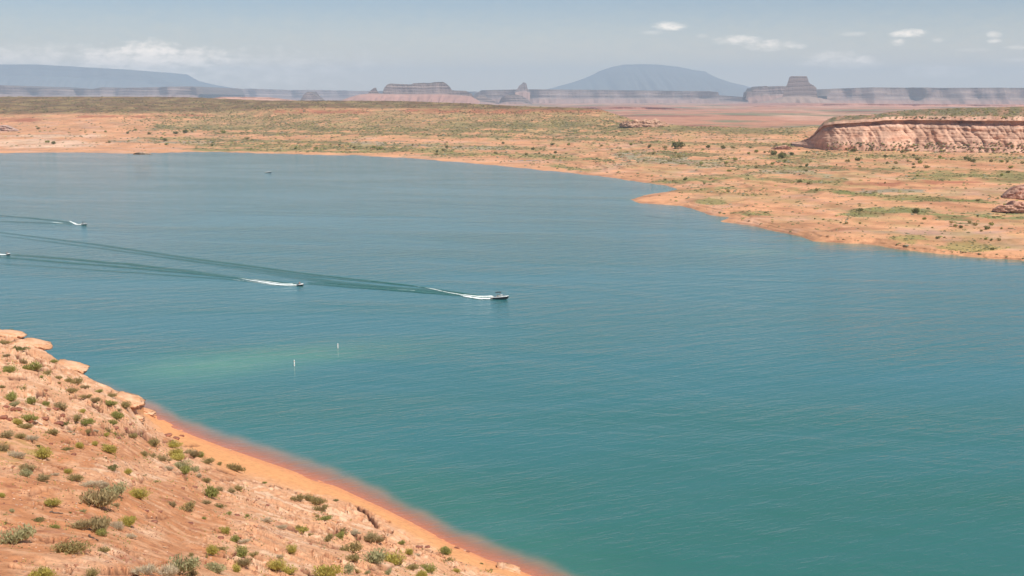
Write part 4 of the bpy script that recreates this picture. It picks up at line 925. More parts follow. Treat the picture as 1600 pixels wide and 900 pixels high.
def fol(kind, var):
    key = (kind, var)
    if key not in FOL:
        sd_ = 900 + var * 31 + sorted(LOOK).index(kind) * 7
        args = dict(yg=dict(hr=.78, lobes=4, n=700), gr=dict(hr=.68, lobes=5), ol=dict(hr=.66, lobes=6, n=520), br=dict(hr=.62, lobes=6, n=300, nb=420), sg=dict(hr=.66, lobes=5, n=620), gy=dict(hr=.50, lobes=7, n=120, nb=620, blade=.8), dg=dict(hr=.30, lobes=6, n=560, nb=60))[kind]
        me = foliage_mesh(sd_, **args); me.materials.append(LM[kind]); st = stems_mesh(sd_ + 3, args['hr']); st.materials.append(M_TWIGG if kind == 'gy' else M_TWIG); FOL[key] = (me, st)
    return FOL[key]
Z1 = [(60,78,55,'ol'),(110,185,100,'dg'),(25,140,65,'ol'),(48,218,45,'br'),(60,312,85,'gr'),(335,258,55,'gr'),(145,262,45,'br'),(225,298,110,'gr'),(297,330,62,'ol'),(365,360,48,'ol'),(430,378,55,'ol'),(490,388,80,'ol'),(535,418,60,'br'),(450,440,58,'ol'),(620,445,52,'gr'),(695,470,62,'ol'),
      (540,480,52,'ol'),(600,502,62,'br'),(685,525,80,'gr'),(782,535,92,'ol'),(742,565,45,'ol'),(15,418,38,'ol'),(65,485,100,'gr'),(95,528,60,'sg'),(200,510,80,'gr'),(285,526,50,'gr'),(390,545,105,'br'),(520,570,42,'yg'),(190,612,90,'gr'),(112,642,62,'yg'),(165,668,72,'ol'),(480,620,75,'ol'),(540,640,80,'gr'),
      (728,605,88,'gr'),(707,642,62,'gr'),(335,706,75,'ol'),(545,700,52,'ol'),(600,694,40,'gy'),(665,722,45,'yg'),(720,714,32,'gr'),(836,728,65,'ol'),(48,725,90,'br'),(125,730,66,'ol'),(195,742,82,'gy'),(18,800,85,'br'),(100,845,105,'gy'),(270,845,112,'yg'),(243,790,42,'dg'),(502,790,54,'yg'),(598,778,46,'yg'),(650,784,36,'ol'),
      (410,808,60,'dg'),(686,815,82,'yg'),(962,772,92,'ol'),(1075,780,72,'yg'),(905,838,58,'ol'),(955,848,40,'br'),(1025,868,82,'br'),(1080,835,84,'yg'),(1122,862,92,'yg'),(1165,828,44,'br'),(1205,836,80,'br'),(1252,848,66,'gr'),(1300,885,76,'ol'),(395,650,70,'dg'),(370,395,26,'ol'),(150,425,24,'ol'),(265,355,30,'gr'),(672,688,30,'ol'),(440,700,32,'gy'),(462,715,26,'gy')]
Z2 = [(160,262,84,'sg'),(185,225,96,'br'),(255,290,90,'br'),(345,268,42,'gy'),(430,250,46,'yg'),(478,295,80,'ol'),(705,224,92,'dg'),(800,252,56,'yg'),(600,425,200,'br'),(715,385,130,'sg'),(560,330,90,'gy'),(640,335,110,'gy'),(876,402,88,'yg'),(335,450,80,'yg'),(732,462,42,'br'),(1085,452,56,'br'),(1176,478,102,'ol'),(1312,382,132,'gr'),(1292,308,54,'ol'),
      (1380,358,62,'br'),(1440,370,54,'br'),(1485,356,58,'ol'),(1285,440,60,'br'),(1362,462,72,'dg'),(1427,510,36,'gr'),(1546,526,28,'gr'),(1277,540,30,'gr'),(1125,215,100,'sg'),(1155,244,74,'gr'),(1215,240,62,'sg'),(1243,275,52,'gy'),(1060,228,60,'gy'),(1375,200,42,'ol'),(1475,228,92,'ol'),
      (520,590,120,'br'),(610,590,160,'br'),(742,590,92,'gy'),(806,570,92,'yg'),(820,655,64,'gy'),(640,642,62,'gr'),(245,552,66,'dg'),(350,592,46,'gr'),(33,568,26,'dg'),(75,495,34,'sg'),(95,670,140,'sg'),(432,725,148,'ol'),(648,742,56,'ol'),(1420,618,66,'yg'),(1475,676,76,'gr'),(1530,684,60,'gy'),(1327,756,72,'yg'),(1386,728,46,'ol'),
      (1512,752,92,'gr'),(1586,772,50,'ol'),(1198,772,42,'ol'),(1290,780,26,'ol'),(1525,820,84,'br'),(1482,858,66,'yg'),(1362,862,106,'sg'),(1120,850,150,'sg'),(920,868,140,'gy'),(1040,880,130,'gy'),(572,890,90,'ol'),(265,905,130,'yg'),(15,398,48,'yg'),(1205,895,62,'br'),(975,308,16,'dg'),(912,268,18,'dg'),(520,495,26,'sg'),(438,505,22,'dg')]
Z3 = [(215,335,60,'ol'),(265,332,70,'ol'),(308,352,62,'ol'),(325,385,56,'ol'),(346,435,52,'gr'),(305,422,26,'ol'),(397,342,30,'dg'),(42,255,22,'gr'),(50,444,42,'gy'),(118,476,44,'gy'),(236,496,60,'yg'),(270,512,24,'ol'),(366,532,56,'ol'),(420,524,50,'gr'),(430,494,38,'ol'),(497,505,58,'gy'),(560,525,70,'br'),(606,540,56,'br'),(179,592,56,'yg'),(115,626,34,'gy'),
      (112,676,70,'yg'),(490,590,90,'ol'),(492,632,62,'ol'),(578,632,106,'sg'),(650,628,60,'ol'),(712,645,100,'yg'),(785,682,54,'ol'),(765,606,40,'yg'),(732,556,32,'gr'),(945,598,64,'gr'),(965,638,24,'ol'),(808,615,30,'gy'),(330,712,112,'yg'),(175,700,60,'yg'),(460,692,62,'sg'),(500,696,42,'ol'),(665,703,40,'sg'),(860,692,58,'gr'),
      (825,722,58,'yg'),(1005,696,30,'yg'),(1175,690,18,'dg'),(1128,658,20,'dg'),(212,478,28,'ol'),(555,706,26,'sg')]
SH = [(x / 4, 500 + y / 4, w / 4, k) for x, y, w, k in Z1] + [(x / 4, 675 + y / 4, w / 4, k) for x, y, w, k in Z2] + [(400 + x / 3.2, 675 + y / 3.2, w / 3.2, k) for x, y, w, k in Z3]
ZN = [(lambda x, y: x < 95 and y < 582, 'on the crest at the upper left'), (lambda x, y: y < 602 and x < 165, 'below the beak-shaped slab'), (lambda x, y: y < 648 and x > 120, 'beside the rounded slab end'), (lambda x, y: x < 75 and y < 672, 'by the red rubble at the left edge'),
      (lambda x, y: x < 150 and y < 690, 'right of the red rubble'), (lambda x, y: x < 60 and y < 760, 'at the left edge of the slope'), (lambda x, y: x < 215 and y < 735, 'on mid slope open ground'), (lambda x, y: y < 722 and x > 150, 'at the head of the beach'),
      (lambda x, y: x < 140 and y < 790, 'left of the biggest shrub'), (lambda x, y: x < 205 and y < 792, 'in the biggest shrub clump'), (lambda x, y: x < 300 and 720 <= y < 800, 'on bare soil right of the biggest clump'), (lambda x, y: 240 < x < 400 and y < 800, 'in the column of shrubs below the beach head'),
      (lambda x, y: x < 110, 'on red soil at the lower left corner'), (lambda x, y: x < 215 and y < 850, 'in the second biggest clump'), (lambda x, y: x < 330 and y >= 850, 'along the bottom edge, left part'), (lambda x, y: x < 340, 'on the bare soil above the bottom edge'),
      (lambda x, y: x < 470 and y < 830, 'left of the long rock cracks'), (lambda x, y: x < 440, 'along the bottom edge, middle part'), (lambda x, y: x < 530 and y < 815, 'in the row just left of the rock cracks'), (lambda x, y: y < 846 and x < 640, 'beside the tilted slab'), (lambda x, y: x < 660 and y < 888, 'in the long clump below the tilted slab'), (lambda x, y: x < 600, 'at the bottom edge below the long clump'), (lambda x, y: True, 'near the waterline at the bottom')]
grp = {}
for i, s_ in enumerate(SH):
    z = next(k for k, (f, _) in enumerate(ZN) if f(s_[0], s_[1])); grp.setdefault((z, s_[3]), []).append(i)
LAB = {}
for (z, k), ids in grp.items():
    ids.sort(key=lambda i: SH[i][0])
    for n_, i in enumerate(ids):
        lk = LOOK[k][0] + (' low' if k == 'dg' else '')
        if len(ids) == 1: LAB[i] = f"only {lk} shrub {ZN[z][1]}"
        elif len(ids) == 2: LAB[i] = f"{('left', 'right')[n_]}most of two {lk} shrubs {ZN[z][1]}".replace('leftmost', 'left one').replace('rightmost', 'right one')
        else: LAB[i] = f"{ORD[n_]} {lk} shrub from the left {ZN[z][1]}"
RS = random.Random(5)
for i, (x, y, w, k) in enumerate(SH):
    hr = {'yg': .62, 'gr': .5, 'ol': .5, 'br': .5, 'sg': .5, 'gy': .4, 'dg': .22}[k]
    yb = y + w * hr * .38
    w *= float(np.interp(y, [550, 700, 900], [1.1, 1.22, 1.42])); p, n_, d = hit_near(x, yb)
    if p is None: print('shrub missed', x, y); continue
    rad_ = w * d / FPX / 2 * 1.16
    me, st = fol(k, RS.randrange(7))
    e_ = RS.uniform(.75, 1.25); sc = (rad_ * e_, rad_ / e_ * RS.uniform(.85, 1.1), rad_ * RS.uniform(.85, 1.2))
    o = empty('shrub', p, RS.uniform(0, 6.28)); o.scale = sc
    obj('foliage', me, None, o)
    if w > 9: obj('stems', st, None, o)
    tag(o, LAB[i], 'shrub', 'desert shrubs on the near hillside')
# far and small plants that nobody could count, each on its spot of ground
def cluster_mesh(name, P, S, Cc, seed, lumps=True, mat=None):
    """P (n,3) positions, S (n,2) radius and height, Cc (n,3) own colours: one low lumpy crown each"""
    v, f = icos(1); nv, nf = len(v), len(f); n = len(P); R = np.random.RandomState(seed)
    jit = R.uniform(.72, 1.28, (n, nv, 1)); q = v[None] * jit
    q[..., 2] = np.where(q[..., 2] < 0, q[..., 2] * .35, q[..., 2])
    co = q * np.stack([S[:, 0], S[:, 0], S[:, 1]], 1)[:, None] + P[:, None]
    fa = (f[None] + (np.arange(n) * nv)[:, None, None]).reshape(-1, 3)
    cc = np.repeat(Cc[:, None], nv, 1) * R.uniform(.8, 1.2, (n, nv, 1))
    me = np_mesh(name, co.reshape(-1, 3), fa, False, cc.reshape(-1, 3)); me.materials.append(mat or M_SCRUB); return me
M_SCRUB, _nt, _b = new_mat('scrub_leaves')
_a = N(_nt, 'ShaderNodeAttribute'); _a.attribute_name = 'col'; _nt.links.new(_a.outputs['Color'], _b.inputs['Base Color']); _b.inputs['Roughness'].default_value = .9; _b.inputs['Specular IOR Level'].default_value = .1
RN_ = np.random.RandomState(77)
# weeds on the near hillside: tiny blades
def weeds():
    V, F, CC = [], [], []
    n = 0
    while n < 2600:
        x = RN_.uniform(0, 800); y = RN_.uniform(560, 905)
        if RN_.rand() < .62:
            s0 = SH[RN_.randint(len(SH))]; x = s0[0] + RN_.normal() * s0[2] * .9; y = s0[1] + s0[2] * .2 + RN_.normal() * s0[2] * .35
        if y < np.interp(x, [0, 140, 236, 300, 400, 600, 800], [540, 600, 665, 725, 765, 830, 905]): continue
        if perlin(x / 40., y / 25., 600) < -.05: n += .05; continue
        p, nn, d = hit_near(x, y)
        if p is None: continue
        n += 1
        c = [C(.36, .32, .10), C(.26, .24, .10), C(.42, .36, .20), C(.20, .19, .08), C(.5, .38, .14)][RN_.randint(5)]
        r = d / FPX * RN_.uniform(.8, 3.0)
        for b in range(9):
            a = RN_.uniform(0, 6.28); t_ = np.array([math.cos(a) * r * RN_.uniform(.2, 1), math.sin(a) * r * RN_.uniform(.2, 1), r * RN_.uniform(.5, 1.1)]); s_ = np.array([-math.sin(a), math.cos(a), 0]) * r * .2
            o = len(V); base = np.array(p) + t_ * [.2, .2, 0] - [0, 0, .03]; V += [base - s_, base + s_, np.array(p) + t_]; F.append((o, o + 1, o + 2)); CC += [c * RN_.uniform(.8, 1.2)] * 3
    me = np_mesh('dry_weeds', np.array(V), F, False, np.array(CC)); me.materials.append(M_SCRUB)
    tag(obj('dry_weeds', me), 'scattered tiny dry weeds all over the near hillside', 'weeds', kind='stuff')
weeds()
def gravel():
    P, S, CC = [], [], []
    n = 0
    while n < 2600:
        x = RN_.uniform(0, 780); y = RN_.uniform(600, 903)
        if y < np.interp(x, [0, 140, 236, 300, 400, 600, 800], [600, 620, 670, 730, 770, 835, 905]): continue
        if perlin(x / 50., y / 22., 610) < .02: n += .05; continue
        p, nn, d = hit_near(x, y)
        if p is None: continue
        n += 1; r = d / FPX * RN_.uniform(.4, 1.5) * (1.6 if RN_.rand() < .06 else 1); P.append(p[:]); S.append((r, r * .6)); CC.append([C(.30, .12, .075), C(.40, .18, .11), C(.60, .40, .28), C(.22, .10, .07)][RN_.randint(4)])
    me = cluster_mesh('gravel', np.array(P), np.array(S), np.array(CC), 8); tag(obj('gravel', me), 'loose small gravel strewn over the near hillside', 'gravel', kind='stuff')
gravel()
def plates():
    V, F, CC = [], [], []; R = np.random.RandomState(31); n = 0
    while n < 420:
        x = R.uniform(0, 700); y = R.uniform(590, 895)
        if y < np.interp(x, [0, 140, 236, 300, 400, 600, 800], [570, 620, 675, 735, 772, 835, 905]): continue
        if perlin(x / 45., y / 22., 640) < .08: n += .03; continue
        p, nn, d = hit_near(x, y)
        if p is None: continue
        n += 1; m = d / FPX; rx = m * R.uniform(1.2, 4.2); ry = rx * R.uniform(.5, 1.0); h = rx * R.uniform(.14, .34); k = R.randint(5, 8); a0 = R.uniform(0, 6.28)
        nrm = (nn + Vector(R.normal(0, .16, 3))).normalized(); t1 = nrm.cross(Vector((R.normal(), R.normal(), .1))).normalized(); t2 = nrm.cross(t1); o = len(V); col_ = [C(.70, .42, .26), C(.62, .34, .19), C(.42, .19, .11), C(.55, .33, .22)][R.randint(4)] * R.uniform(.85, 1.1)
        for zz in (-.3 * h, h):
            for j in range(k):
                a = a0 + j * 6.2832 / k; rr = .75 + .35 * ((j * 7919 + n * 31) % 10) / 10; q = p + t1 * (math.cos(a) * rx * rr) + t2 * (math.sin(a) * ry * rr) + nrm * zz; V.append(q[:]); CC.append(col_)
        V.append((p + nrm * h * 1.05)[:]); CC.append(col_)
        for j in range(k):
            F.append((o + j, o + (j + 1) % k, o + k + (j + 1) % k)); F.append((o + j, o + k + (j + 1) % k, o + k + j)); F.append((o + k + j, o + k + (j + 1) % k, o + 2 * k))
    me = np_mesh('loose_plates', np.array(V), F, False, np.array(CC)); me.materials.append(M_NEAR); tag(obj('loose_plates', me), 'thin broken sandstone plates littering the near hillside', 'rock plates', kind='stuff')
plates()
# far scrub
NV = Xf.size; vv = veg.ravel(); pxx = FPX_.ravel(); pyy = FPY.ravel(); sdd = sd.ravel(); XX_ = Xf.ravel(); YY_ = Yf.ravel(); ZZ_ = Hf2.ravel()
rowh = ((fb - ct) / (FR - 1)); wgt = np.repeat(rowh[None], FR, 0).ravel()
inview = (pxx > -120) & (pxx < 1720) & (sdd > 3)
mott = sstep(fbm(pxx / 40., pyy / 9., 4, 620), -.25, .35)
mid = np.exp(-((pyy - 190) / 14) ** 2) * ((pxx > 190) & (pxx < 1300))
dens = (.24 + 1.5 * vv + 1.0 * mid) * (.25 + mott) * (pyy > 150) * wgt * inview
dens *= np.where(pyy > 262, .45, 1.0) * np.where((pxx < 240) & (pyy > 178) & (pyy < 240), .5, 1.0)
pr = dens / dens.sum()
NSC = 34000
pick = RN_.choice(NV, NSC, p=pr)
big_first = []
wp = (.6 + 1.9 * RN_.rand(NSC) ** 2.4) * np.interp(pyy[pick], [150, 180, 205, 240, 300, 400], [.55, .75, 1.0, 1.15, 1.25, 1.3])
rad_f = wp * YY_[pick] / FPX
Pp = np.stack([XX_[pick] + RN_.uniform(-1, 1, NSC) * YY_[pick] / FPX, YY_[pick], ZZ_[pick] - .1], 1)
pal = np.array([(.150, .125, .055), (.20, .165, .075), (.25, .20, .09), (.13, .12, .05), (.24, .22, .15), (.28, .24, .08)])
pc = pal[RN_.choice(6, NSC, p=[.27, .25, .15, .15, .08, .10])]
pc = pc * np.where(pyy[pick] < 179, .72, 1.0)[:, None]
me = cluster_mesh('scrub', Pp, np.stack([rad_f, rad_f * .62], 1), pc, 12)
tag(obj('far_scrub', me), 'countless small desert shrubs dotting the far shore and plateau', 'scrub', kind='stuff')
# individuals of the far shore: the largest
FI = [(1432, 331, 16, 'dg', 'round dark bush standing alone between the green strip and bare sand')]
FI_hand = [(1060, 229, 20), (1108, 230, 9), (1098, 234, 5), (1130, 231, 9), (1145, 231, 7), (1183, 237, 8), (1195, 238, 5), (1210, 240, 12), (1222, 245, 15), (1236, 241, 9), (1249, 227, 8), (1268, 228, 7), (1284, 230, 6), (1324, 232, 8), (1334, 236, 9), (1339, 250, 10), (1325, 252, 8), (1371, 234, 7), (1386, 255, 6), (1400, 255, 7), (1413, 244, 5), (1428, 243, 6), (1446, 243, 5), (1469, 246, 7),
           (1427, 257, 6), (1508, 248, 9), (1514, 250, 10), (1520, 252, 8), (1549, 252, 8), (1564, 253, 7), (1574, 253, 6), (1597, 255, 6), (1344, 261, 4), (1307, 258, 4), (1428, 262, 6), (1578, 262, 7), (1576, 269, 6), (1383, 286, 5), (1437, 254, 8), (1313, 348, 4), (1322, 349, 6), (1343, 349, 5), (1436, 353, 4), (1487, 348, 6), (1493, 353, 7), (1500, 355, 8), (1515, 348, 8), (1550, 351, 8), (1542, 357, 9), (1533, 361, 6), (1565, 357, 5),
           (1464, 372, 7), (1476, 371, 4), (1541, 374, 6), (1549, 375, 6), (1562, 375, 6), (1287, 343, 4), (1273, 342, 4), (1276, 297, 8), (1100, 287, 4), (1250, 284, 8), (1262, 287, 7), (1170, 240, 6), (862, 226, 7), (940, 228, 6), (985, 226, 7), (1015, 229, 9), (1040, 231, 8), (212, 203, 5), (291, 206, 10), (300, 205, 7), (350, 207, 8), (275, 208, 8), (232, 209, 7), (165, 206, 5), (200, 208, 5), (147, 207, 4), (253, 216, 6), (258, 219, 8), (385, 217, 7), (75, 222, 7), (85, 224, 8), (60, 201, 6)]
cand = [(x, y, w) for x, y, w in FI_hand]
cells = RN_.choice(NV, 400, p=pr * (pyy > 222) / (pr * (pyy > 222)).sum())
for c_ in cells:
    if len(cand) >= 165: break
    x, y = float(pxx[c_]), float(pyy[c_])
    if 4 < x < 1590 and y < 400 and sdd[c_] > 5 and all(abs(x - a) > 9 or abs(y - b) > 4 for a, b, _ in cand): cand.append((x, y, float(RN_.uniform(4, 8))))
FZ = [(lambda x, y: x < 330, 'small scrub bush on the pink left part of the far shore', 'scrub bushes on the far left shore'), (lambda x, y: x < 1000, 'small scrub bush on the terraced far shore behind the lake', 'scrub bushes on the terraced far shore'),
      (lambda x, y: y < 262, 'small dark scrub bush on the flat before the red cliff', 'scrub bushes before the cliff'), (lambda x, y: y < 335, 'small scrub bush along the green strips of the right shore', 'scrub bushes along the green strips'), (lambda x, y: True, 'small scrub bush on the bare sand near the right waterline', 'scrub bushes on the sand by the right waterline')]
FQ = [(0, 160, 'on the pink slope at the far left shore'), (160, 330, 'on the far left shore beyond the pink slope'), (330, 620, 'behind the yellow-green strip of the far shore'), (620, 1000, 'on the terraces left of the bay')]
def far_zone(x, y):
    for a, b, t_ in FQ:
        if x < b and y < 275: return t_
    if y < 240: return 'before the cliff end, upper row' if x < 1260 else 'at the foot of the red cliff'
    if y < 262: return 'on the flat left below the cliff' if x < 1360 else 'on the flat below the red cliff'
    if y < 300: return 'around the bay and its green strips' if x < 1300 else 'on the red patch right of the bay'
    if y < 342: return 'between spit and bare sand' if x < 1320 else 'by the bright green strip at the right'
    return 'on the left half of the bare right beach' if x < 1450 else 'on the right half of the bare right beach'
FM = {}
def far_bush(x, y, w, kind, label, group, hr=.62, var=0):
    p, n_, d = hit_far(x, y + w * .15)
    if p is None: return
    key = (kind, var)
    if key not in FM:
        me = foliage_mesh(1500 + var * 5 + len(kind), hr=.75, n=240, nb=60, leaf=.2, blade=2, lobes=5); me.materials.append(LM[kind]); FM[key] = me
    o = obj('bush', FM[key]); r = w * d / FPX / 2 * 1.1
    o.location = p; o.scale = (r, r, r * (1.0 if w < 15 else 1.15)); o.rotation_euler = (0, 0, x); tag(o, label, 'bush', group)
far_bush(*FI[0][:3], 'dg', FI[0][4], 'lone bushes', var=9)
ORDN = lambda n: ORD[n] if n < 20 else None
fgrp = {}
for i, (x, y, w) in enumerate(cand):
    kd = 'dg' if (i % 3 == 0 or w > 8) else ('ol' if i % 3 == 1 else 'gr')
    fgrp.setdefault((far_zone(x, y), kd), []).append((x, y, w, i))
for (zt_, kd), L_ in fgrp.items():
    L_.sort()
    nm = {'dg': 'dark', 'ol': 'olive', 'gr': 'green'}[kd]
    for n_, (x, y, w, i) in enumerate(L_):
        lab = f"only {nm} bush {zt_}" if len(L_) == 1 else f"{ORD[min(n_, 19)]} {nm} bush from the left {zt_}"
        far_bush(x, y, w * 1.1, kd, lab, 'single scrub bushes on the far shore', var=i % 4)
# scrub on the cliff top and at its foot
P_, S_, C_ = [], [], []
for _ in range(900):
    x = RN_.uniform(1290, 1640); y = RN_.uniform(170, 186) if RN_.rand() < .6 else RN_.uniform(222, 240)
    d = Vector(ray(x, y)).normalized(); p, n_, i_, ds = BV_CLIFF.ray_cast(CAMP, d)
    if p is None or (n_.z < .6 and y < 200): continue
    r = ds / FPX * RN_.uniform(1., 2.2); P_.append(p[:]); S_.append((r, r * .7)); C_.append(pal[RN_.randint(6)])
me = cluster_mesh('scrub', np.array(P_), np.array(S_), np.array(C_), 14)
tag(obj('cliff_scrub', me), 'dark scrub covering the rim and foot of the red cliff', 'scrub', kind='stuff')

# ------------------------------------------------------------------ boats, jet skis, people, buoys
def loft(name, secs, mat, parent, close=True, smooth=True):
    """secs: list of rings (lists of points, same length), open rings joined in order"""
    co = [p for s in secs for p in s]; n = len(secs[0]); F = []
    for i in range(len(secs) - 1):
        for j in range(n - 1):
            a = i * n + j; F.append((a, a + 1, a + n + 1, a + n))
    me = bpy.data.meshes.new(name); me.from_pydata([tuple(c) for c in co], [], F)
    bm = bmesh.new(); bm.from_mesh(me); bmesh.ops.remove_doubles(bm, verts=bm.verts, dist=1e-4)
    if close:
        bmesh.ops.holes_fill(bm, edges=[e for e in bm.edges if e.is_boundary], sides=60)
    bmesh.ops.recalc_face_normals(bm, faces=bm.faces)
    for f in bm.faces: f.smooth = smooth
    bm.to_mesh(me); bm.free(); return obj(name, me, mat, parent)
def box(name, c, s, mat, parent, bev=.03, rot=(0, 0, 0)):
    bm = bmesh.new(); bmesh.ops.create_cube(bm, size=1.0)
    for v in bm.verts: v.co = Vector((v.co.x * s[0], v.co.y * s[1], v.co.z * s[2]))
    if bev: bmesh.ops.bevel(bm, geom=bm.edges[:], offset=min(bev, min(s) * .4), segments=2, profile=.6, affect='EDGES')
    me = bpy.data.meshes.new(name); bm.to_mesh(me); bm.free(); o = obj(name, me, mat, parent); o.location = c; o.rotation_euler = rot; return o
def tube(name, pts, r, mat, parent, n=7):
    bm = bmesh.new(); rings = []; P = [Vector(p) for p in pts]
    for i, p in enumerate(P):
        d = (P[min(i + 1, len(P) - 1)] - P[max(i - 1, 0)]).normalized(); a = d.orthogonal().normalized(); b = d.cross(a)
        rr = r[i] if isinstance(r, (list, tuple)) else r
        rings.append([bm.verts.new(p + (a * math.cos(6.2832 * j / n) + b * math.sin(6.2832 * j / n)) * rr) for j in range(n)])
    for A_, B_ in zip(rings, rings[1:]):
        for j in range(n): bm.faces.new((A_[j], A_[(j + 1) % n], B_[(j + 1) % n], B_[j]))
    bm.faces.new(rings[0][::-1]); bm.faces.new(rings[-1]); bmesh.ops.recalc_face_normals(bm, faces=bm.faces)
    me = bpy.data.meshes.new(name); bm.to_mesh(me); bm.free(); return obj(name, me, mat, parent)
M_BLACK = plain('black_gelcoat', (.012, .012, .016), .18, spec=.6); M_WHITE = plain('white_gelcoat', (.80, .80, .78), .25, vary=.04)
M_CANVAS = plain('black_canvas', (.025, .028, .03), .85); M_METAL = plain('steel_tube', (.6, .6, .6), .3, 1.0); M_VINYL = plain('cream_vinyl', (.62, .58, .50), .5)
M_DVINYL = plain('dark_vinyl', (.05, .05, .055), .5); M_RED = plain('red_plastic', (.42, .05, .04), .35); M_GREYP = plain('grey_hull_paint', (.16, .18, .18), .35)
M_GLASS = bpy.data.materials.new('tinted_glass'); M_GLASS.use_nodes = True; _g = M_GLASS.node_tree.nodes['Principled BSDF']; _g.inputs['Base Color'].default_value = (.5, .56, .58, 1); _g.inputs['Roughness'].default_value = .05; _g.inputs['Transmission Weight'].default_value = .75
M_SKIN = plain('skin', (.50, .29, .20), .6, vary=.06); M_HAIR = plain('dark_hair', (.05, .03, .02), .8); M_SHORTS = plain('dark_shorts', (.05, .06, .10), .9)
M_VESTD = plain('dark_life_vest', (.05, .045, .06), .8); M_VESTR = plain('red_life_vest', (.34, .05, .04), .8); M_ORANGE = plain('orange_band', (.62, .16, .03), .5)

def motorboat(label, px, py, L, heading, hullm, canopy=True, deckm=M_WHITE, pitch=3.0, group='motorboats on the lake'):
    r = empty('motorboat', on_water(px, py, 0)); tag(r, label, 'boat', group); r.rotation_euler = (0, -math.radians(pitch), heading)
    k = L / 7.0; B = 1.22
    st = [(-3.5, 1.0, -.28, .02, .72), (-3.3, 1.08, -.32, .0, .76), (-1.5, 1.2, -.36, .0, .82), (0, 1.24, -.36, .03, .88), (1.2, 1.18, -.32, .12, .95), (2.3, .92, -.18, .28, 1.02), (3.0, .56, .08, .48, 1.08), (3.4, .22, .42, .75, 1.12), (3.55, .03, .8, .95, 1.13)]
    secs = [[(x * k, -b * k, (sh - .13) * k), (x * k, -b * 1.0 * k, (ch + (sh - ch) * .5) * k), (x * k, -b * .9 * k, ch * k), (x * k, 0, ke * k), (x * k, b * .9 * k, ch * k), (x * k, b * k, (ch + (sh - ch) * .5) * k), (x * k, b * k, (sh - .13) * k)] for x, b, ke, ch, sh in st]
    loft('hull', secs, hullm, r)
    # white topsides and deck with the cockpit sunk into it
    d = []
    for x, b, ke, ch, sh in st:
        ins = .82 if -3.0 < x < 2.6 else .25; z2 = sh - (.42 if -3.0 < x < 2.6 else .0)
        d.append([(x * k, -b * 1.015 * k, (sh - .14) * k), (x * k, -b * 1.02 * k, sh * k), (x * k, -b * ins * k, (sh + .03) * k), (x * k, -b * ins * .97 * k, z2 * k), (x * k, b * ins * .97 * k, z2 * k), (x * k, b * ins * k, (sh + .03) * k), (x * k, b * 1.02 * k, sh * k), (x * k, b * 1.015 * k, (sh - .14) * k)])
    loft('deck', d, deckm, r, close=False, smooth=False)
    box('swim_platform', (-3.85 * k, 0, .15 * k), (.7 * k, 1.9 * k, .08 * k), deckm, r)
    box('engine_cover', (-2.9 * k, 0, .72 * k), (.8 * k, 1.4 * k, .35 * k), M_VINYL, r, .08)
    for sy in (-1, 1):
        s_ = box('seat', (-.7 * k, sy * .5 * k, .62 * k), (.55 * k, .5 * k, .22 * k), M_VINYL, r, .06); box('backrest', (-.26 * k, 0, .28 * k), (.12 * k, .5 * k, .45 * k), M_VINYL, s_, .04)
    ws = [[(1.1 * k, -.98 * k, .95 * k), (.55 * k, -.92 * k, 1.45 * k)], [(1.5 * k, -.45 * k, .97 * k), (.95 * k, -.42 * k, 1.5 * k)], [(1.5 * k, .45 * k, .97 * k), (.95 * k, .42 * k, 1.5 * k)], [(1.1 * k, .98 * k, .95 * k), (.55 * k, .92 * k, 1.45 * k)], [(-.2 * k, 1.05 * k, .9 * k), (-.3 * k, 1.0 * k, 1.2 * k)]]
    ws = [[(-.2 * k, -1.05 * k, .9 * k), (-.3 * k, -1.0 * k, 1.2 * k)]] + ws
    w = loft('windshield', ws, M_GLASS, r, close=False); tube('frame', [s[1] for s in ws], .03 * k, M_WHITE, w)
    box('dashboard', (.75 * k, 0, .98 * k), (.5 * k, 1.9 * k, .28 * k), M_WHITE, r, .05)
    tube('steering_wheel', [(.35 * k, (-.5 + .17 * math.cos(a)) * k, (1.05 + .17 * math.sin(a)) * k) for a in [j * .5236 for j in range(13)]], .02 * k, M_DVINYL, r)
    if canopy:
        cs = [[((x) * k, y * k, (z - .12 * (y / .95) ** 2) * k) for y in (-.98, -.6, 0, .6, .98)] for x, z in ((-1.5, 2.18), (-.9, 2.3), (-.1, 2.32), (.7, 2.2))]
        c = loft('canopy', cs, M_CANVAS, r, close=False); m_ = c.modifiers.new('thick', 'SOLIDIFY'); m_.thickness = .06 * k
        for sx, bx in ((-1.45, -.6), (.65, -.1)):
            for sy in (-1, 1): tube('canopy_pole', [(bx * k, sy * 1.08 * k, .85 * k), (sx * k, sy * .96 * k, 2.1 * k)], .03 * k, M_METAL, r)
    return r
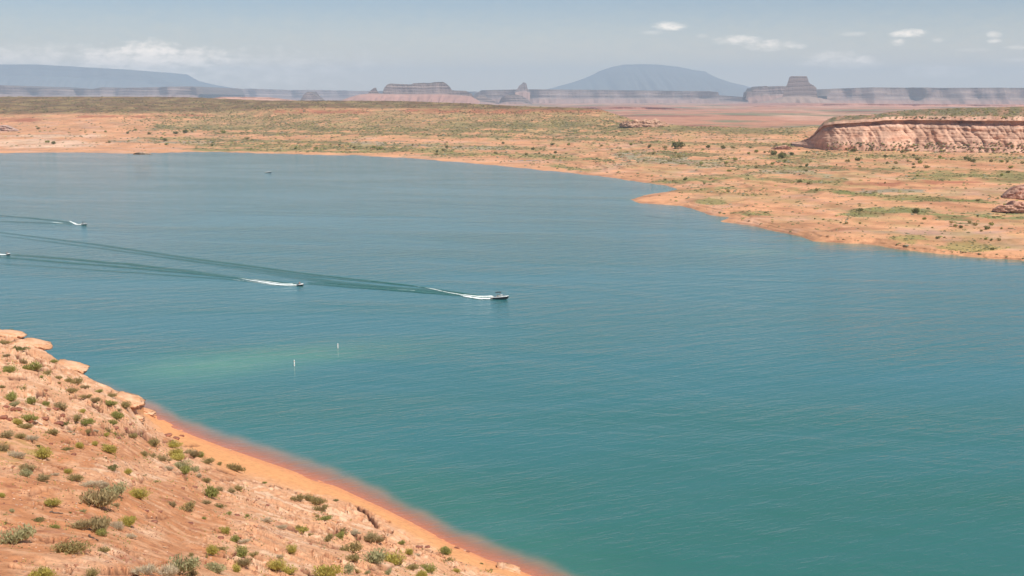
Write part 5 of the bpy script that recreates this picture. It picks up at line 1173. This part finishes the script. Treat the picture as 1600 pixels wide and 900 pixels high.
def person(label, parent_obj, local, heading, sit=.0, vest=M_VESTD, lean=.25, arms=.5, skin=M_SKIN, group=None, hair=M_HAIR):
    """seated person, one skinned body; hips at the origin, facing +x"""
    J = {'hip': (0, 0, .0, .15), 'waist': (.02 + lean * .15, 0, .20, .135), 'chest': (.04 + lean * .42, 0, .42, .165), 'neck': (.05 + lean * .6, 0, .60, .062), 'jaw': (.08 + lean * .64, 0, .68, .075), 'head': (.07 + lean * .68, 0, .78, .105), 'crown': (.06 + lean * .68, 0, .87, .06)}
    for s, n in ((-1, 'l'), (1, 'r')):
        J['sh' + n] = (.05 + lean * .5, s * .2, .52, .07); J['el' + n] = (.22 + lean * .5, s * .27, .32, .048); J['wr' + n] = (.44 + lean * .5, s * .25, .34, .034); J['ha' + n] = (.52 + lean * .5, s * .24, .35, .036)
        J['th' + n] = (.05, s * .12, -.02, .11); J['kn' + n] = (.44, s * .2, .0, .075); J['an' + n] = (.40, s * .2, -.42, .048); J['to' + n] = (.56, s * .21, -.47, .04)
    names = list(J); E = [('hip', 'waist'), ('waist', 'chest'), ('chest', 'neck'), ('neck', 'jaw'), ('jaw', 'head'), ('head', 'crown')]
    for n in 'lr': E += [('chest', 'sh' + n), ('sh' + n, 'el' + n), ('el' + n, 'wr' + n), ('wr' + n, 'ha' + n), ('hip', 'th' + n), ('th' + n, 'kn' + n), ('kn' + n, 'an' + n), ('an' + n, 'to' + n)]
    me = bpy.data.meshes.new('person'); me.from_pydata([J[n][:3] for n in names], [(names.index(a), names.index(b)) for a, b in E], [])
    o = obj('person', me, skin); o.modifiers.new('skin', 'SKIN')
    for i, n in enumerate(names):
        v = me.skin_vertices[0].data[i]; v.radius = (J[n][3], J[n][3]); v.use_root = (n == 'hip')
    s = o.modifiers.new('sub', 'SUBSURF'); s.levels = s.render_levels = 1
    c = J['chest']; w = J['waist']
    tube('life_vest', [(w[0], 0, w[2] - .05), (w[0] + .02, 0, w[2] + .05), (c[0], 0, c[2]), (c[0] + lean * .1, 0, c[2] + .13)], [.17, .185, .215, .12], vest, o, 10)
    tube('shorts', [(-.08, 0, 0), (.06, 0, .0), (.25, 0, .0)], [.15, .2, .235], M_SHORTS, o, 10)
    h = J['head']; hm = rock_mesh('hair', 3, .105, .11, .10, 2, 0, .05, hair, (.1, .1, .1), (.1, .1, .1)); hm.materials.clear()
    ho = obj('hair', hm, hair, o); ho.location = (h[0] - .03, 0, h[2] + .04)
    o.location = parent_obj.matrix_basis @ Vector(local); o.rotation_euler = (0, 0, heading); tag(o, label, 'person', group); return o
def jetski(label, px, py, heading, body, trim, k=1.0):
    r = empty('jet_ski', on_water(px, py, 0)); tag(r, label, 'jet ski', 'jet skis on the lake'); r.rotation_euler = (0, -math.radians(4), heading)
    st = [(-1.6, .45, -.15, .05, .32), (-.8, .55, -.2, .02, .38), (.2, .56, -.2, .05, .44), (.9, .45, -.1, .15, .52), (1.4, .24, .1, .32, .58), (1.65, .04, .4, .5, .6)]
    loft('hull', [[(x * k, -b * k, sh * k), (x * k, -b * .85 * k, ch * k), (x * k, 0, ke * k), (x * k, b * .85 * k, ch * k), (x * k, b * k, sh * k)] for x, b, ke, ch, sh in st], body, r)
    loft('deck', [[(x * k, -b * k, sh * k), (x * k, -b * .45 * k, (sh + h_ * .7) * k), (x * k, 0, (sh + h_) * k), (x * k, b * .45 * k, (sh + h_ * .7) * k), (x * k, b * k, sh * k)] for (x, b, ke, ch, sh), h_ in zip(st, (.02, .1, .34, .38, .18, .02))], trim, r)
    loft('seat', [[(x * k, -w * k, (z - .22) * k), (x * k, -w * .8 * k, z * k), (x * k, w * .8 * k, z * k), (x * k, w * k, (z - .22) * k)] for x, w, z in ((-1.3, .17, .62), (-.8, .2, .74), (-.1, .18, .74), (.3, .13, .86))], M_DVINYL, r)
    tube('handlebar', [(.42 * k, -.36 * k, 1.02 * k), (.5 * k, 0, 1.0 * k), (.42 * k, .36 * k, 1.02 * k)], .03, M_DVINYL, r); tube('steering_column', [(.7 * k, 0, .8 * k), (.48 * k, 0, 1.0 * k)], .06, M_DVINYL, r)
    return r
def head_of(a, b):
    d = on_water(*b) - on_water(*a); return math.atan2(d.y, d.x)
hd1 = head_of((560, 452), (790, 466)) + .12
b1 = motorboat('large black-hulled motorboat with white deck and black canopy, leading the longest wake', 781, 467.5, 7.4, hd1, M_BLACK)
b1.scale.z = 1.25; bpy.context.view_layer.update()
person('person in a dark vest driving the black-hulled motorboat under its canopy', b1, (-.7, -.5, .95), hd1, lean=.05)
hd2 = head_of((380, 440), (468, 446))
j1 = jetski('black and white jet ski in the middle of the lake behind the large motorboat', 469, 446.5, hd2, M_BLACK, M_WHITE, 1.15)
person('person in a red vest riding the middle jet ski', j1, (-.45, 0, .98), hd2, vest=M_VESTR, lean=.35)
hd3 = head_of((80, 347), (130, 351))
b2 = motorboat('distant white motorboat with a dark canopy near the left edge', 131, 351.5, 6.2, hd3, M_GREYP)
person('person in a dark vest driving the distant white motorboat', b2, (-.6, -.45, .85), hd3, lean=.05)
j2 = jetski('white jet ski almost cut by the left edge of the picture', 12, 398.5, hd2, M_BLACK, M_WHITE, 1.15)
person('person in a dark vest riding the leftmost jet ski', j2, (-.45, 0, .98), hd2, lean=.35)
b3 = motorboat('tiny lone boat with a dark hull far out near the far shore', 419, 269.8, 7.5, .35, M_BLACK, canopy=False, pitch=4)
person('person sitting low in the tiny lone boat near the far shore', b3, (-.5, -.37, .72), .5, lean=.05)

def buoy(px, py, hgt, label):
    r = empty('channel_marker', on_water(px, py)); tag(r, label, 'buoy', 'spar buoys in the channel'); R = .15
    tube('spar', [(0, 0, -1.2), (0, 0, .25), (0, 0, .26), (0, 0, hgt)], [R, R, R, R * .95], M_WHITE, r, 14)
    tube('orange_band', [(0, 0, hgt * .78), (0, 0, hgt * .86)], R * 1.03, M_ORANGE, r, 14); tube('orange_band', [(0, 0, hgt * .3), (0, 0, hgt * .36)], R * 1.04, M_ORANGE, r, 14)
    tube('cap', [(0, 0, hgt), (0, 0, hgt + .06), (0, 0, hgt + .1)], [R * 1.05, R * .9, R * .3], M_WHITE, r, 14)
    tube('float_collar', [(0, 0, -.05), (0, 0, .12)], R * 1.35, M_GREYP, r, 14)
buoy(460, 572.5, 1.9, 'white spar buoy nearer the beach, left of the other buoy')
buoy(528, 544.5, 1.6, 'white spar buoy farther out over the pale green shoal')

# ------------------------------------------------------------------ the air: one closed box of even haze
def haze():
    bm = bmesh.new(); bmesh.ops.create_cube(bm, size=1.0); me = bpy.data.meshes.new('haze')
    for v in bm.verts:
        v.co = Vector((v.co.x * 97000, v.co.y * 97000, -10.5 if v.co.z < 0 else 1260.0))
    bm.to_mesh(me); bm.free()
    m = bpy.data.materials.new('haze_air'); m.use_nodes = True; nt = m.node_tree; nt.nodes.clear()
    out = N(nt, 'ShaderNodeOutputMaterial'); pv = N(nt, 'ShaderNodeVolumePrincipled')
    pv.inputs['Color'].default_value = (*HAZE_COL, 1); pv.inputs['Density'].default_value = HAZE_DENSITY; pv.inputs['Anisotropy'].default_value = 0.0
    nt.links.new(pv.outputs[0], out.inputs['Volume'])
    o = obj('haze', me, m); tag(o, kind='stuff'); return o
haze()
